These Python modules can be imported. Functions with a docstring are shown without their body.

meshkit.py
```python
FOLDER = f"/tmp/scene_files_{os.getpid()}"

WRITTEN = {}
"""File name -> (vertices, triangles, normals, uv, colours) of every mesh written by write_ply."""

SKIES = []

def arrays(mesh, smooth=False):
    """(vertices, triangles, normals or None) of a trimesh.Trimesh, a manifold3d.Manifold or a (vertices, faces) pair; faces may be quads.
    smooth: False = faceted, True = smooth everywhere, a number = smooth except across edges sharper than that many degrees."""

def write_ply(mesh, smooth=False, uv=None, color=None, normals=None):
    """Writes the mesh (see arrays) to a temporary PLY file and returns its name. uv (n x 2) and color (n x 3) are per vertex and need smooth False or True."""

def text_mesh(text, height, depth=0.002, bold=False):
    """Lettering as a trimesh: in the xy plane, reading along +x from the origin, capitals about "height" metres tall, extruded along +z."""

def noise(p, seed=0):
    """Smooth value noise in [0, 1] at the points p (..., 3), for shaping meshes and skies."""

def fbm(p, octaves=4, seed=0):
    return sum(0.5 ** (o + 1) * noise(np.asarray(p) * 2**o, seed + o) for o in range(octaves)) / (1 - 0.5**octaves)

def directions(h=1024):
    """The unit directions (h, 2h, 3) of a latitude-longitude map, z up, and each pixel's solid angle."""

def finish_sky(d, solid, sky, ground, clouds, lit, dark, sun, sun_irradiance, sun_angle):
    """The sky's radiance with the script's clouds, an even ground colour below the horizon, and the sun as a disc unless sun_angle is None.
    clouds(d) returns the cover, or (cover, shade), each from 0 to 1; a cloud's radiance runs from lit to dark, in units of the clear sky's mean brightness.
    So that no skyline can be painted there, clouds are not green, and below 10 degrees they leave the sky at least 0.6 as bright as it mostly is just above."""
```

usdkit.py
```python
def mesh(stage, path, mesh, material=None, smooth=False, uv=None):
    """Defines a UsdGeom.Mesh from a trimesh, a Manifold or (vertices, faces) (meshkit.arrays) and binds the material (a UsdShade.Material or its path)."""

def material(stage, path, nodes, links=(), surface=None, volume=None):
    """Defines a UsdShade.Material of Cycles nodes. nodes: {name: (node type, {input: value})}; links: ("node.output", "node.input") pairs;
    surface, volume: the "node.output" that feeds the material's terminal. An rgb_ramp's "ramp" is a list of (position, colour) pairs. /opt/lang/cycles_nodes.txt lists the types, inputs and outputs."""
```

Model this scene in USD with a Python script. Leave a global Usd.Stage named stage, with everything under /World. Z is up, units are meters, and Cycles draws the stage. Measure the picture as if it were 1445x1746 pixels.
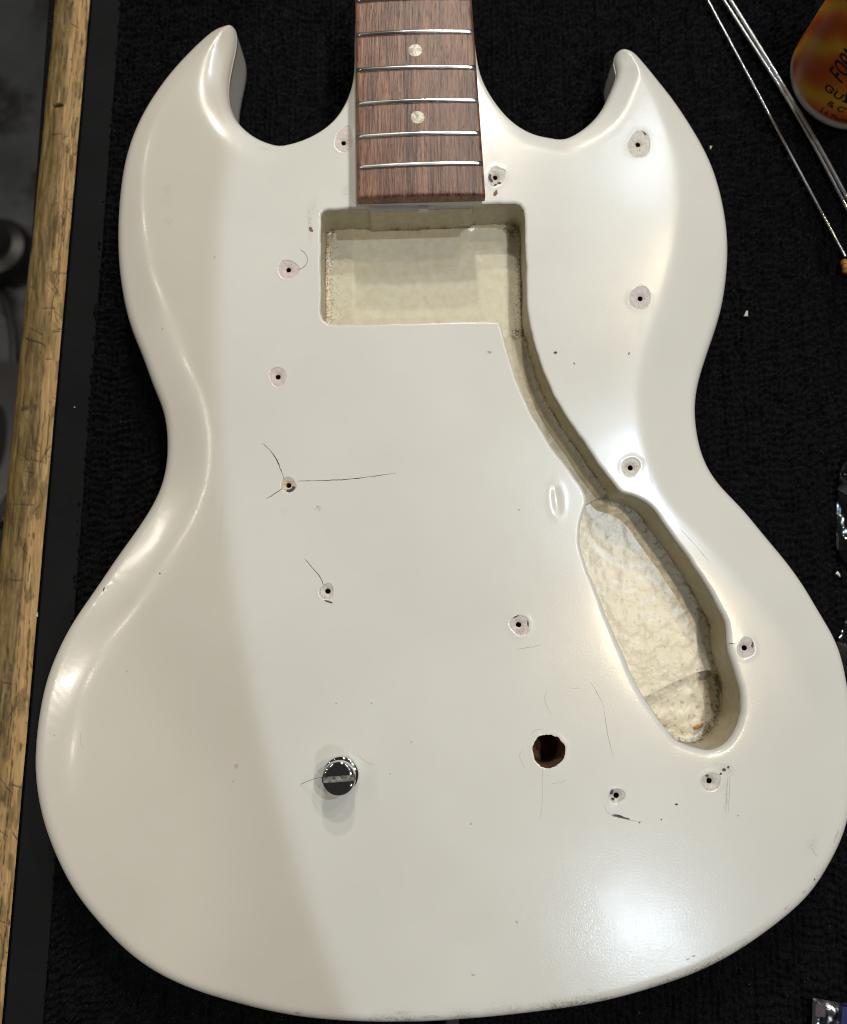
import math
import numpy as np
import trimesh
import manifold3d as m3
import shapely
from shapely.geometry import Polygon, LineString, Point
from shapely import affinity
from scipy.spatial import Delaunay, cKDTree
from scipy.interpolate import CubicSpline, PchipInterpolator
import usdkit, meshkit
from pxr import Usd, UsdGeom, UsdLux, UsdShade, Gf, Sdf, Vt

stage = Usd.Stage.CreateInMemory()
UsdGeom.SetStageUpAxis(stage, 'Z')
UsdGeom.Xform.Define(stage, '/World')
UsdGeom.Scope.Define(stage, '/World/Looks')
MM = 0.001

# ---------------------------------------------------------------- camera (handheld phone over the bench)
F_PX, TILT, CAM_H = 1450.0, math.radians(8.5), 368.0      # lens in photo pixels, lean from straight down, mm above the guitar top
cam = UsdGeom.Camera.Define(stage, '/World/camera')
cam.CreateHorizontalApertureAttr(36.0)
cam.CreateVerticalApertureAttr(36.0 * 1024 / 847)
cam.CreateFocalLengthAttr(36.0 * F_PX / 1445)
cam.CreateFStopAttr(10.0)
cam.CreateFocusDistanceAttr(0.365)
cam.CreateClippingRangeAttr((0.02, 50.0))
cam.CreateExposureAttr(0.14)
cx = UsdGeom.Xformable(cam)
cx.AddTranslateOp().Set(Gf.Vec3d(0, 0, CAM_H * MM))
cx.AddRotateXOp().Set(math.degrees(TILT))

def at(px, py, z=0.0):
    """millimetre position, at height z above the guitar top, of what the photo shows at a pixel"""
    px, py, z = np.asarray(px, float), np.asarray(py, float), np.asarray(z, float)
    u, v = (px - 722.5) / F_PX, (873.0 - py) / F_PX
    c, s = math.cos(TILT), math.sin(TILT)
    dx, dy, dz = u, v * c + s, v * s - c
    k = (z - CAM_H) / dz
    return np.stack([dx * k, dy * k], -1)

# ---------------------------------------------------------------- light: a row of small shop lamps, dim room
def lamp(name, x, y, z, rgb, watt, radius=0.035, cone=None, aim=None):
    l = UsdLux.SphereLight.Define(stage, '/World/' + name)
    l.CreateRadiusAttr(radius)
    l.CreateColorAttr(Gf.Vec3f(*rgb))
    l.CreateIntensityAttr(watt)
    X = UsdGeom.Xformable(l)
    X.AddTranslateOp().Set(Gf.Vec3d(x, y, z))
    if cone:
        sh = UsdLux.ShapingAPI.Apply(l.GetPrim())
        sh.CreateShapingConeAngleAttr(cone[0])
        sh.CreateShapingConeSoftnessAttr(cone[1])
        d = Gf.Vec3d(aim[0] - x, aim[1] - y, aim[2] - z)
        X.AddRotateZOp().Set(math.degrees(math.atan2(d[1], d[0])) - 90)
        X.AddRotateXOp().Set(math.degrees(math.atan2(math.hypot(d[0], d[1]), -d[2])))
    return l

WARM, COOL, NEUT = (1.0, 0.80, 0.50), (0.72, 0.86, 1.0), (1.0, 0.93, 0.80)
lamp('ceiling_lamp', 0.41, -0.53, 1.3, COOL, 180)
lamp('ceiling_lamp_001', 0.46, 0.02, 1.3, WARM, 250)
lamp('ceiling_lamp_002', 0.46, 0.31, 1.3, COOL, 16500, radius=0.005, cone=(30.5, 0.014), aim=(0.630, 0.190, 0))
lamp('ceiling_lamp_003', 0.54, 0.75, 1.3, WARM, 160)
lamp('ceiling_lamp_004', 0.49, 1.02, 1.3, COOL, 180)
lamp('ceiling_lamp_005', 0.12, 1.17, 1.3, NEUT, 380)
lamp('ceiling_lamp_006', 0.08, 1.65, 1.3, NEUT, 560)
lamp('ceiling_lamp_007', -1.50, 0.75, 1.3, NEUT, 420, radius=0.018, cone=(1.5, 0.8), aim=(-0.128, 0.035, 0))
lamp('ceiling_lamp_008', -1.40, 0.20, 1.0, NEUT, 560, cone=(18.0, 0.3), aim=(-0.75, 0.10, -0.9))
lamp('ceiling_lamp_009', -1.30, 0.10, 1.3, NEUT, 1500, radius=0.015, cone=(4.6, 0.05), aim=(-0.262, -0.085, 0))
for n_, y_ in enumerate((-0.20, 0.02, 0.22, 0.42, 0.62, 0.86, 1.12)):
    lamp(f'strip_lamp_{n_:03d}' if n_ else 'strip_lamp', -0.86, y_, 1.3, NEUT, 220, radius=0.013, cone=(20.0, 0.3), aim=(-0.44, y_ * 0.3 - 0.02, 0))

def material(name, nodes, links, surface):
    return usdkit.material(stage, '/World/Looks/' + name, nodes, links, surface=surface)

usdkit.material(stage, '/World/Looks/room_light', {'b': ('background_shader', {'color': (1.0, 0.93, 0.84), 'strength': 0.035})}, [], surface='b.background')
dome = UsdLux.DomeLight.Define(stage, '/World/room_light')
UsdShade.MaterialBindingAPI.Apply(dome.GetPrim()).Bind(UsdShade.Material.Get(stage, '/World/Looks/room_light'))

# ---------------------------------------------------------------- helpers
rng = np.random.default_rng(7)
taken = {}
def path_for(name, parent):
    base = parent + '/' + name
    n = taken.get(base, 0)
    taken[base] = n + 1
    return base if n == 0 else f'{base}_{n:03d}'

def obj(name, mesh, mat, parent='/World', smooth=30, label=None, primvars=None):
    """one Mesh prim; mesh in millimetres"""
    if isinstance(parent, (UsdGeom.Xform, UsdGeom.Mesh)):
        parent = str(parent.GetPath())
    p = path_for(name, parent)
    if hasattr(mesh, 'to_mesh'):
        t = mesh.to_mesh()
        mesh = trimesh.Trimesh(t.vert_properties[:, :3], t.tri_verts, process=False)
    if isinstance(mesh, (tuple, list)):
        mesh = (np.asarray(mesh[0], float) * MM, np.asarray(mesh[1]))
    else:
        mesh = (np.asarray(mesh.vertices) * MM, np.asarray(mesh.faces))
    if primvars:
        smooth = True
    m = usdkit.mesh(stage, p, mesh, '/World/Looks/' + mat, smooth=smooth)
    for k, v in (primvars or {}).items():
        UsdGeom.PrimvarsAPI(m).CreatePrimvar(k, Sdf.ValueTypeNames.FloatArray, 'vertex').Set(Vt.FloatArray.FromNumpy(np.asarray(v, np.float32)))
    if label:
        m.GetPrim().SetCustomDataByKey('label', label)
    return m

def tag(o, label=None, cat=None, group=None, kind=None):
    for k, v in (('label', label), ('category', cat), ('group', group), ('kind', kind)):
        if v:
            o.GetPrim().SetCustomDataByKey(k, v)
    return o

def thing(name, label, cat, group=None):
    return tag(UsdGeom.Xform.Define(stage, path_for(name, '/World')), label, cat, group)

def smoothstep(a, b, x):
    t = np.clip((x - a) / (b - a), 0, 1)
    return t * t * (3 - 2 * t)

def fbm(x, y, sx, sy, octaves=4, seed=0, z=0.0):
    return meshkit.fbm(np.stack([np.asarray(x) / sx, np.asarray(y) / sy, np.zeros_like(x) + z], -1) + 100.0, octaves, seed)

def noise(x, y, sx, sy, seed=0):
    return meshkit.noise(np.stack([np.asarray(x) / sx, np.asarray(y) / sy, np.zeros_like(x)], -1) + 100.0, seed)

def tube(points, r, sides=8, cap=True):
    pts = np.asarray(points, float)
    n = len(pts)
    r = np.broadcast_to(np.asarray(r, float), (n,))
    t = np.gradient(pts, axis=0)
    t /= np.linalg.norm(t, axis=1, keepdims=True)
    up = np.array([0, 0, 1.0]) if abs(t[0, 2]) < .9 else np.array([1.0, 0, 0])
    a = np.cross(t, up); a /= np.linalg.norm(a, axis=1, keepdims=True)
    b = np.cross(a, t)
    th = np.arange(sides) * 2 * np.pi / sides
    v = (pts[:, None] + r[:, None, None] * (np.cos(th)[None, :, None] * a[:, None] + np.sin(th)[None, :, None] * b[:, None])).reshape(-1, 3)
    f = []
    for i in range(n - 1):
        for k in range(sides):
            p, q = i * sides + k, i * sides + (k + 1) % sides
            f += [[p, p + sides, q], [q, p + sides, q + sides]]
    if cap:
        v = np.vstack([v, pts[0], pts[-1]])
        for k in range(sides):
            f.append([len(v) - 2, k, (k + 1) % sides])
            f.append([len(v) - 1, (n - 1) * sides + (k + 1) % sides, (n - 1) * sides + k])
    return v, np.array(f)

def spline(pts, step=1.0, closed=False, per=20):
    p = np.asarray(pts, float)
    if closed:
        p = np.vstack([p, p[:1]])
    s = np.r_[0, np.cumsum(np.linalg.norm(np.diff(p[:, :2], axis=0), axis=1) ** .5)]
    c = CubicSpline(s, p, bc_type='periodic' if closed else 'natural')
    q = c(np.linspace(0, s[-1], per * len(p)))
    d = np.r_[0, np.cumsum(np.linalg.norm(np.diff(q[:, :2], axis=0), axis=1))]
    n = max(2, int(round(d[-1] / step)) + 1)
    u = np.linspace(0, d[-1], n)
    return np.stack([np.interp(u, d, q[:, k]) for k in range(p.shape[1])], 1)

def grid_faces(nu, nv, flip=False):
    i, j = np.meshgrid(np.arange(nu - 1), np.arange(nv - 1), indexing='ij')
    a = (i * nv + j).ravel(); b = a + nv; c = b + 1; d = a + 1
    f = np.vstack([np.stack([a, b, c], 1), np.stack([a, c, d], 1)])
    return f[:, ::-1] if flip else f

def revolve(profile, n=48):
    return trimesh.creation.revolve(np.asarray(profile, float), sections=n)

def fill(poly, spacing, edge_spacing=None):
    """triangulates a polygon (holes allowed) with inner points; returns xy, faces"""
    es = edge_spacing or spacing
    rings = [poly.exterior] + list(poly.interiors)
    bp = []
    for r in rings:
        n = max(6, int(r.length / es))
        bp += [r.interpolate(k / n, normalized=True).coords[0] for k in range(n)]
    bp = np.array(bp)
    x0, y0, x1, y1 = poly.bounds
    gx, gy = np.meshgrid(np.arange(x0, x1, spacing), np.arange(y0, y1, spacing * .866), indexing='ij')
    gx = gx + (np.arange(gx.shape[1]) % 2) * spacing / 2
    g = np.stack([gx.ravel(), gy.ravel()], 1)
    g = g[shapely.contains_xy(poly, g[:, 0], g[:, 1])]
    g = g[cKDTree(bp).query(g)[0] > spacing * .55]
    pts = np.vstack([bp, g])
    t = Delaunay(pts).simplices
    c = pts[t].mean(1)
    t = t[shapely.contains_xy(poly, c[:, 0], c[:, 1])]
    e1, e2 = pts[t[:, 1]] - pts[t[:, 0]], pts[t[:, 2]] - pts[t[:, 0]]
    area = e1[:, 0] * e2[:, 1] - e1[:, 1] * e2[:, 0]
    t = t[np.abs(area) > 1e-7]; area = area[np.abs(area) > 1e-7]
    t[area < 0] = t[area < 0][:, ::-1]
    return pts, t, len(bp)

def wall(ring, z_top, z_low, rows=2, outward=True):
    """strip along a closed ring of xy points"""
    n = len(ring)
    zt, zl = np.broadcast_to(z_top, (n,)), np.broadcast_to(z_low, (n,))
    v = np.vstack([np.c_[ring, zt + (zl - zt) * k / (rows - 1)] for k in range(rows)])
    f = []
    for r in range(rows - 1):
        for k in range(n):
            a, b = r * n + k, r * n + (k + 1) % n
            f += [[a, a + n, b], [b, a + n, b + n]]
    f = np.array(f)
    return v, (f if outward else f[:, ::-1])

def join(*ms):
    v, f, n = [], [], 0
    for a, b in ms:
        v.append(np.asarray(a)); f.append(np.asarray(b) + n); n += len(a)
    return np.vstack(v), np.vstack(f)

# ---------------------------------------------------------------- materials
def paint():
    # aged white guitar lacquer: orange peel, patchy gloss, dirt where the mesh says so
    N = {'g': ('geometry', {}), 'peel': ('noise_texture', {'scale': 1450.0, 'detail': 2.0, 'roughness': 0.5}),
         'wave': ('noise_texture', {'scale': 45.0, 'detail': 2.0}),
         'tone': ('noise_texture', {'scale': 14.0, 'detail': 3.0}),
         'tr': ('rgb_ramp', {'ramp': [(0.3, (0.705, 0.688, 0.642)), (0.7, (0.742, 0.728, 0.686))]}),
         'gl': ('map_range', {'from_min': 0.35, 'from_max': 0.65, 'to_min': 0.18, 'to_max': 0.25}),
         'gp': ('attribute', {'attribute': 'peel'}), 'ga': ('attribute', {'attribute': 'dirt'}),
         'sp': ('noise_texture', {'scale': 900.0, 'detail': 4.0, 'roughness': 0.7}),
         'sr': ('map_range', {'from_min': 0.40, 'from_max': 0.62, 'to_min': 0.0, 'to_max': 1.0, 'clamp': True}),
         'dm': ('math', {'math_type': 'multiply'}),
         'mx': ('mix_color', {'b': (0.20, 0.165, 0.115)}),
         'st': ('math', {'math_type': 'multiply', 'value2': 0.06}),
         'b1': ('bump', {'distance': 0.0012, 'strength': 0.07}), 'b2': ('bump', {'distance': 0.0006, 'strength': 0.14}),
         'rr': ('math', {'math_type': 'multiply_add', 'value2': 0.03}),
         'p': ('principled_bsdf', {'specular_ior_level': 0.5, 'coat_weight': 0.18, 'coat_roughness': 0.10})}
    L = [('g.position', 'peel.vector'), ('g.position', 'wave.vector'), ('g.position', 'tone.vector'), ('g.position', 'sp.vector'),
         ('tone.fac', 'tr.fac'), ('sp.fac', 'sr.value'), ('sr.result', 'dm.value1'), ('ga.fac', 'dm.value2'),
         ('tr.color', 'mx.a'), ('dm.value', 'mx.fac'), ('mx.result', 'p.base_color'),
         ('wave.fac', 'b1.height'), ('gp.fac', 'st.value1'), ('st.value', 'b2.strength'), ('peel.fac', 'b2.height'), ('b1.normal', 'b2.normal'),
         ('b2.normal', 'p.normal'), ('b2.normal', 'p.coat_normal'), ('gp.fac', 'rr.value1'), ('tone.fac', 'gl.value'), ('gl.result', 'rr.value3'), ('rr.value', 'p.roughness')]
    material('white_lacquer', N, L, 'p.BSDF')
paint()

def speckled(name, c0, c1, dirt, scale=250.0, rough=0.45, bump=0.3, bdist=0.001, attr=None, spec_scale=1400.0, amount=(0.52, 0.72), bscale=160.0, spec=0.5):
    N = {'g': ('geometry', {}), 'n': ('noise_texture', {'scale': scale, 'detail': 4.0, 'roughness': 0.6}),
         'r': ('rgb_ramp', {'ramp': [(0.35, c0), (0.65, c1)]}),
         's': ('noise_texture', {'scale': spec_scale, 'detail': 3.0, 'roughness': 0.7}),
         'sr': ('map_range', {'from_min': amount[0], 'from_max': amount[1], 'to_min': 0.0, 'to_max': 1.0, 'clamp': True}),
         'mx': ('mix_color', {'b': dirt}), 'bn': ('noise_texture', {'scale': bscale, 'detail': 4.0}),
         'b': ('bump', {'distance': bdist, 'strength': bump}), 'p': ('principled_bsdf', {'roughness': rough, 'specular_ior_level': spec})}
    L = [('g.position', 'n.vector'), ('n.fac', 'r.fac'), ('g.position', 's.vector'), ('s.fac', 'sr.value'), ('r.color', 'mx.a'), ('mx.result', 'p.base_color'),
         ('g.position', 'bn.vector'), ('bn.fac', 'b.height'), ('b.normal', 'p.normal')]
    if attr:
        N['a'] = ('attribute', {'attribute': attr})
        N['ad'] = ('math', {'math_type': 'multiply_add', 'value2': 0.42})
        L += [('a.fac', 'ad.value1'), ('s.fac', 'ad.value3'), ('ad.value', 'sr.value')]
        L.remove(('s.fac', 'sr.value'))
    L.append(('sr.result', 'mx.fac'))
    material(name, N, L, 'p.BSDF')

speckled('cavity_paint', (0.64, 0.59, 0.44), (0.70, 0.66, 0.53), (0.25, 0.155, 0.06), rough=0.22, bump=0.03, bdist=0.001, attr='dirt', amount=(0.63, 0.80))
speckled('control_paint', (0.63, 0.575, 0.445), (0.71, 0.665, 0.55), (0.17, 0.115, 0.06), scale=90, rough=0.29, bump=0.10, bdist=0.0025, attr='dirt', amount=(0.72, 1.0), bscale=230.0, spec_scale=420.0)
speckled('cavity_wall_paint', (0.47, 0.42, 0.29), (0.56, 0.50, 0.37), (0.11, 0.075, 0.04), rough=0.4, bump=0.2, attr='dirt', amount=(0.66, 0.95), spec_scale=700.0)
speckled('primer', (0.58, 0.48, 0.46), (0.68, 0.61, 0.575), (0.20, 0.13, 0.15), scale=700, rough=0.5, bump=0.4, amount=(0.56, 0.75))
speckled('primer_grey', (0.55, 0.51, 0.46), (0.68, 0.64, 0.58), (0.17, 0.12, 0.10), scale=700, rough=0.4, bump=0.5, amount=(0.54, 0.72))
speckled('primer_tan', (0.58, 0.47, 0.36), (0.67, 0.57, 0.46), (0.20, 0.11, 0.06), scale=700, rough=0.5, bump=0.5, amount=(0.52, 0.72))
speckled('raw_wood', (0.10, 0.045, 0.022), (0.19, 0.095, 0.05), (0.03, 0.012, 0.008), scale=500, rough=0.8, bump=0.6)
speckled('red_wood', (0.20, 0.05, 0.035), (0.28, 0.09, 0.06), (0.04, 0.012, 0.01), scale=500, rough=0.8, bump=0.6)
speckled('chip_dark', (0.05, 0.035, 0.05), (0.10, 0.075, 0.09), (0.02, 0.01, 0.02), scale=900, rough=0.6)
speckled('chip_brown', (0.16, 0.085, 0.035), (0.25, 0.14, 0.06), (0.05, 0.02, 0.01), scale=900, rough=0.6)
speckled('rubber', (0.0075, 0.0082, 0.0102), (0.0095, 0.0104, 0.0128), (0.013, 0.014, 0.0165), scale=30, rough=0.8, bump=0.12, amount=(0.66, 0.8), spec=0.15)
speckled('black_plastic', (0.006, 0.006, 0.007), (0.011, 0.011, 0.012), (0.02, 0.02, 0.02), scale=60, rough=0.4, bump=0.1)
speckled('concrete', (0.050, 0.054, 0.061), (0.080, 0.086, 0.095), (0.018, 0.017, 0.016), scale=9, rough=0.75, bump=0.3, spec_scale=11.0, amount=(0.52, 0.66))
speckled('crumb', (0.6, 0.55, 0.45), (0.75, 0.7, 0.62), (0.3, 0.25, 0.2), scale=900, rough=0.6)
speckled('silk', (0.45, 0.16, 0.03), (0.62, 0.30, 0.07), (0.18, 0.06, 0.01), scale=900, rough=0.55, bump=0.6)
speckled('bottle_white', (0.62, 0.58, 0.55), (0.68, 0.64, 0.60), (0.5, 0.47, 0.44), scale=60, rough=0.35, bump=0.05)
material('ink', {'p': ('principled_bsdf', {'base_color': (0.008, 0.006, 0.006), 'roughness': 0.5})}, [], 'p.BSDF')
material('crack_line', {'p': ('principled_bsdf', {'base_color': (0.045, 0.037, 0.032), 'roughness': 0.8})}, [], 'p.BSDF')
material('faint_crack', {'p': ('principled_bsdf', {'base_color': (0.42, 0.385, 0.34), 'roughness': 0.6})}, [], 'p.BSDF')
material('hair_dark', {'p': ('principled_bsdf', {'base_color': (0.06, 0.05, 0.045), 'roughness': 0.4})}, [], 'p.BSDF')
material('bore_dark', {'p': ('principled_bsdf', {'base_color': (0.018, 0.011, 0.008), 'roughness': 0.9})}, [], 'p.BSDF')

def metal(name, color, rough, bump=0.0, scale=900.0, stretch=(1, 1, 1)):
    material(name, {'g': ('geometry', {}), 'm': ('mapping', {'scale': stretch}), 'n': ('noise_texture', {'scale': scale, 'detail': 4.0}),
                    'r': ('map_range', {'from_min': 0.3, 'from_max': 0.7, 'to_min': rough * .6, 'to_max': rough * 1.5}),
                    'b': ('bump', {'distance': 0.0004, 'strength': bump}),
                    'p': ('principled_bsdf', {'base_color': color, 'metallic': 1.0})},
             [('g.position', 'm.vector'), ('m.vector', 'n.vector'), ('n.fac', 'r.value'), ('r.result', 'p.roughness'), ('n.fac', 'b.height'), ('b.normal', 'p.normal')], 'p.BSDF')
metal('chrome', (0.55, 0.55, 0.57), 0.05, 0.0)
metal('fret_nickel', (0.70, 0.71, 0.69), 0.24, 0.0, 30)
metal('string_steel', (0.72, 0.72, 0.72), 0.26, 0.0, 40)
metal('foil', (0.75, 0.76, 0.80), 0.22, 0.3, 300)
metal('slot_metal', (0.42, 0.42, 0.38), 0.35, 0.2)

# rosewood, grain along the neck
material('rosewood', {'g': ('geometry', {}), 'm': ('mapping', {'scale': (900, 60, 700)}), 'm2': ('mapping', {'scale': (260, 14, 100)}), 'm3': ('mapping', {'scale': (2300, 230, 700)}),
    'n': ('noise_texture', {'scale': 1.0, 'detail': 4.0, 'roughness': 0.6, 'distortion': 0.3}), 'n2': ('noise_texture', {'scale': 1.0, 'detail': 3.0, 'distortion': 0.6}), 'n3': ('noise_texture', {'scale': 1.0, 'detail': 2.0}),
    'r': ('rgb_ramp', {'ramp': [(0.28, (0.095, 0.042, 0.028)), (0.5, (0.200, 0.098, 0.064)), (0.74, (0.300, 0.165, 0.112))]}),
    'r2': ('rgb_ramp', {'ramp': [(0.34, (0.50, 0.45, 0.45)), (0.62, (1.15, 1.08, 1.02))]}),
    'r3': ('rgb_ramp', {'ramp': [(0.33, (0.25, 0.21, 0.19)), (0.42, (1, 1, 1))]}),
    'x': ('mix_color', {'blend_type': 'multiply', 'fac': 1.0}), 'x3': ('mix_color', {'blend_type': 'multiply', 'fac': 1.0}),
    'b': ('bump', {'distance': 0.0006, 'strength': 0.5}),
    'p': ('principled_bsdf', {'roughness': 0.36})},
    [('g.position', 'm.vector'), ('g.position', 'm2.vector'), ('g.position', 'm3.vector'), ('m.vector', 'n.vector'), ('m2.vector', 'n2.vector'), ('m3.vector', 'n3.vector'),
     ('n.fac', 'r.fac'), ('n2.fac', 'r2.fac'), ('n3.fac', 'r3.fac'), ('r.color', 'x.a'), ('r2.color', 'x.b'), ('x.result', 'x3.a'), ('r3.color', 'x3.b'), ('x3.result', 'p.base_color'),
     ('n.fac', 'b.height'), ('b.normal', 'p.normal')], 'p.BSDF')
material('pearl', {'g': ('geometry', {}), 'n': ('noise_texture', {'scale': 200.0, 'detail': 2.0, 'distortion': 2.0}),
    'r': ('rgb_ramp', {'ramp': [(0.35, (0.17, 0.16, 0.125)), (0.5, (0.30, 0.285, 0.235)), (0.65, (0.52, 0.52, 0.47))]}), 'p': ('principled_bsdf', {'roughness': 0.18, 'metallic': 0.25})},
    [('g.position', 'n.vector'), ('n.fac', 'r.fac'), ('r.color', 'p.base_color')], 'p.BSDF')

# bench rail: scarred pine
material('rail_pine', {'g': ('geometry', {}), 'm': ('mapping', {'scale': (800, 45, 400)}), 'n': ('noise_texture', {'scale': 1.0, 'detail': 5.0, 'roughness': 0.65, 'distortion': 0.4}),
    'm2': ('mapping', {'scale': (420, 60, 160)}), 'n2': ('noise_texture', {'scale': 1.0, 'detail': 4.0, 'roughness': 0.65}),
    'r': ('rgb_ramp', {'ramp': [(0.28, (0.25, 0.14, 0.05)), (0.5, (0.47, 0.30, 0.13)), (0.7, (0.62, 0.44, 0.23))]}),
    'r2': ('rgb_ramp', {'ramp': [(0.30, (0.065, 0.044, 0.017)), (0.43, (0.14, 0.094, 0.031)), (0.56, (0.225, 0.152, 0.053)), (0.66, (0.25, 0.19, 0.095)), (0.78, (0.48, 0.44, 0.34))]}),
    'w': ('attribute', {'attribute': 'wear'}), 'gr': ('attribute', {'attribute': 'groove'}),
    'x': ('mix_color', {}), 'x2': ('mix_color', {'b': (0.022, 0.015, 0.010)}), 'b': ('bump', {'distance': 0.001, 'strength': 0.5}), 'p': ('principled_bsdf', {'roughness': 0.6})},
    [('g.position', 'm.vector'), ('m.vector', 'n.vector'), ('g.position', 'm2.vector'), ('m2.vector', 'n2.vector'), ('n.fac', 'r.fac'), ('n2.fac', 'r2.fac'),
     ('r.color', 'x.a'), ('r2.color', 'x.b'), ('w.fac', 'x.fac'), ('x.result', 'x2.a'), ('gr.fac', 'x2.fac'), ('x2.result', 'p.base_color'), ('n2.fac', 'b.height'), ('b.normal', 'p.normal')], 'p.BSDF')

material('carpet_pile', {'g': ('geometry', {}), 'n': ('noise_texture', {'scale': 1500.0, 'detail': 3.0, 'roughness': 0.7}), 'r': ('rgb_ramp', {'ramp': [(0.36, (0.003, 0.0031, 0.0038)), (0.60, (0.009, 0.0095, 0.0118)), (0.66, (0.012, 0.0125, 0.0145)), (0.72, (0.16, 0.165, 0.175))]}),
    'b': ('bump', {'distance': 0.001, 'strength': 0.8}), 'p': ('principled_bsdf', {'roughness': 0.7, 'specular_ior_level': 0.06})},
    [('g.position', 'n.vector'), ('n.fac', 'r.fac'), ('r.color', 'p.base_color'), ('n.fac', 'b.height'), ('b.normal', 'p.normal')], 'p.BSDF')

# label print: flowing orange, red and yellow bands
material('label_print', {'g': ('texture_coordinate', {}), 'm': ('mapping', {'scale': (24, 24, 30), 'rotation': (0.4, 0.2, 0)}), 'w': ('wave_texture', {'scale': 1.1, 'distortion': 5.0, 'detail': 2.0, 'detail_scale': 0.7, 'bands_direction': 'diagonal'}),
    'r': ('rgb_ramp', {'ramp': [(0.0, (0.62, 0.11, 0.012)), (0.35, (0.72, 0.17, 0.014)), (0.65, (0.82, 0.26, 0.016)), (0.88, (0.86, 0.36, 0.02)), (1.0, (0.84, 0.45, 0.03))]}), 'p': ('principled_bsdf', {'roughness': 0.4})},
    [('g.object', 'm.vector'), ('m.vector', 'w.vector'), ('w.fac', 'r.fac'), ('r.color', 'p.base_color')], 'p.BSDF')

material('clear_film', {'t': ('transparent_bsdf', {'color': (0.93, 0.94, 0.96)}), 'gl': ('glossy_bsdf', {'roughness': 0.08, 'color': (0.95, 0.97, 1.0)}), 'f': ('fresnel', {'IOR': 1.5}), 'm': ('math', {'math_type': 'multiply_add', 'value2': 1.6, 'value3': 0.05}), 'x': ('mix_closure', {})},
    [('f.fac', 'm.value1'), ('m.value', 'x.fac'), ('t.BSDF', 'x.closure1'), ('gl.BSDF', 'x.closure2')], 'x.closure')
material('blue_plastic', {'p': ('principled_bsdf', {'base_color': (0.012, 0.018, 0.10), 'roughness': 0.3})}, [], 'p.BSDF')

# ================================================================ workbench, strip, carpet
Z_CARPET = -36.0
Y0, Y1 = -330.0, 420.0          # how far the bench runs past the frame

def line_x(pa, pb, z):
    """x as a function of y (mm) of a straight edge through two photo pixels"""
    a, b = at(*pa, z), at(*pb, z)
    return lambda y: a[0] + (np.asarray(y) - a[1]) * (b[0] - a[0]) / (b[1] - a[1])

rail_r = line_x((153.5, 0), (3, 1746), -36.5)
rail_l = line_x((83, 0), (0, 835), -37.5)
strip_r = line_x((200, 0), (66, 1746), -36.0)

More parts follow.
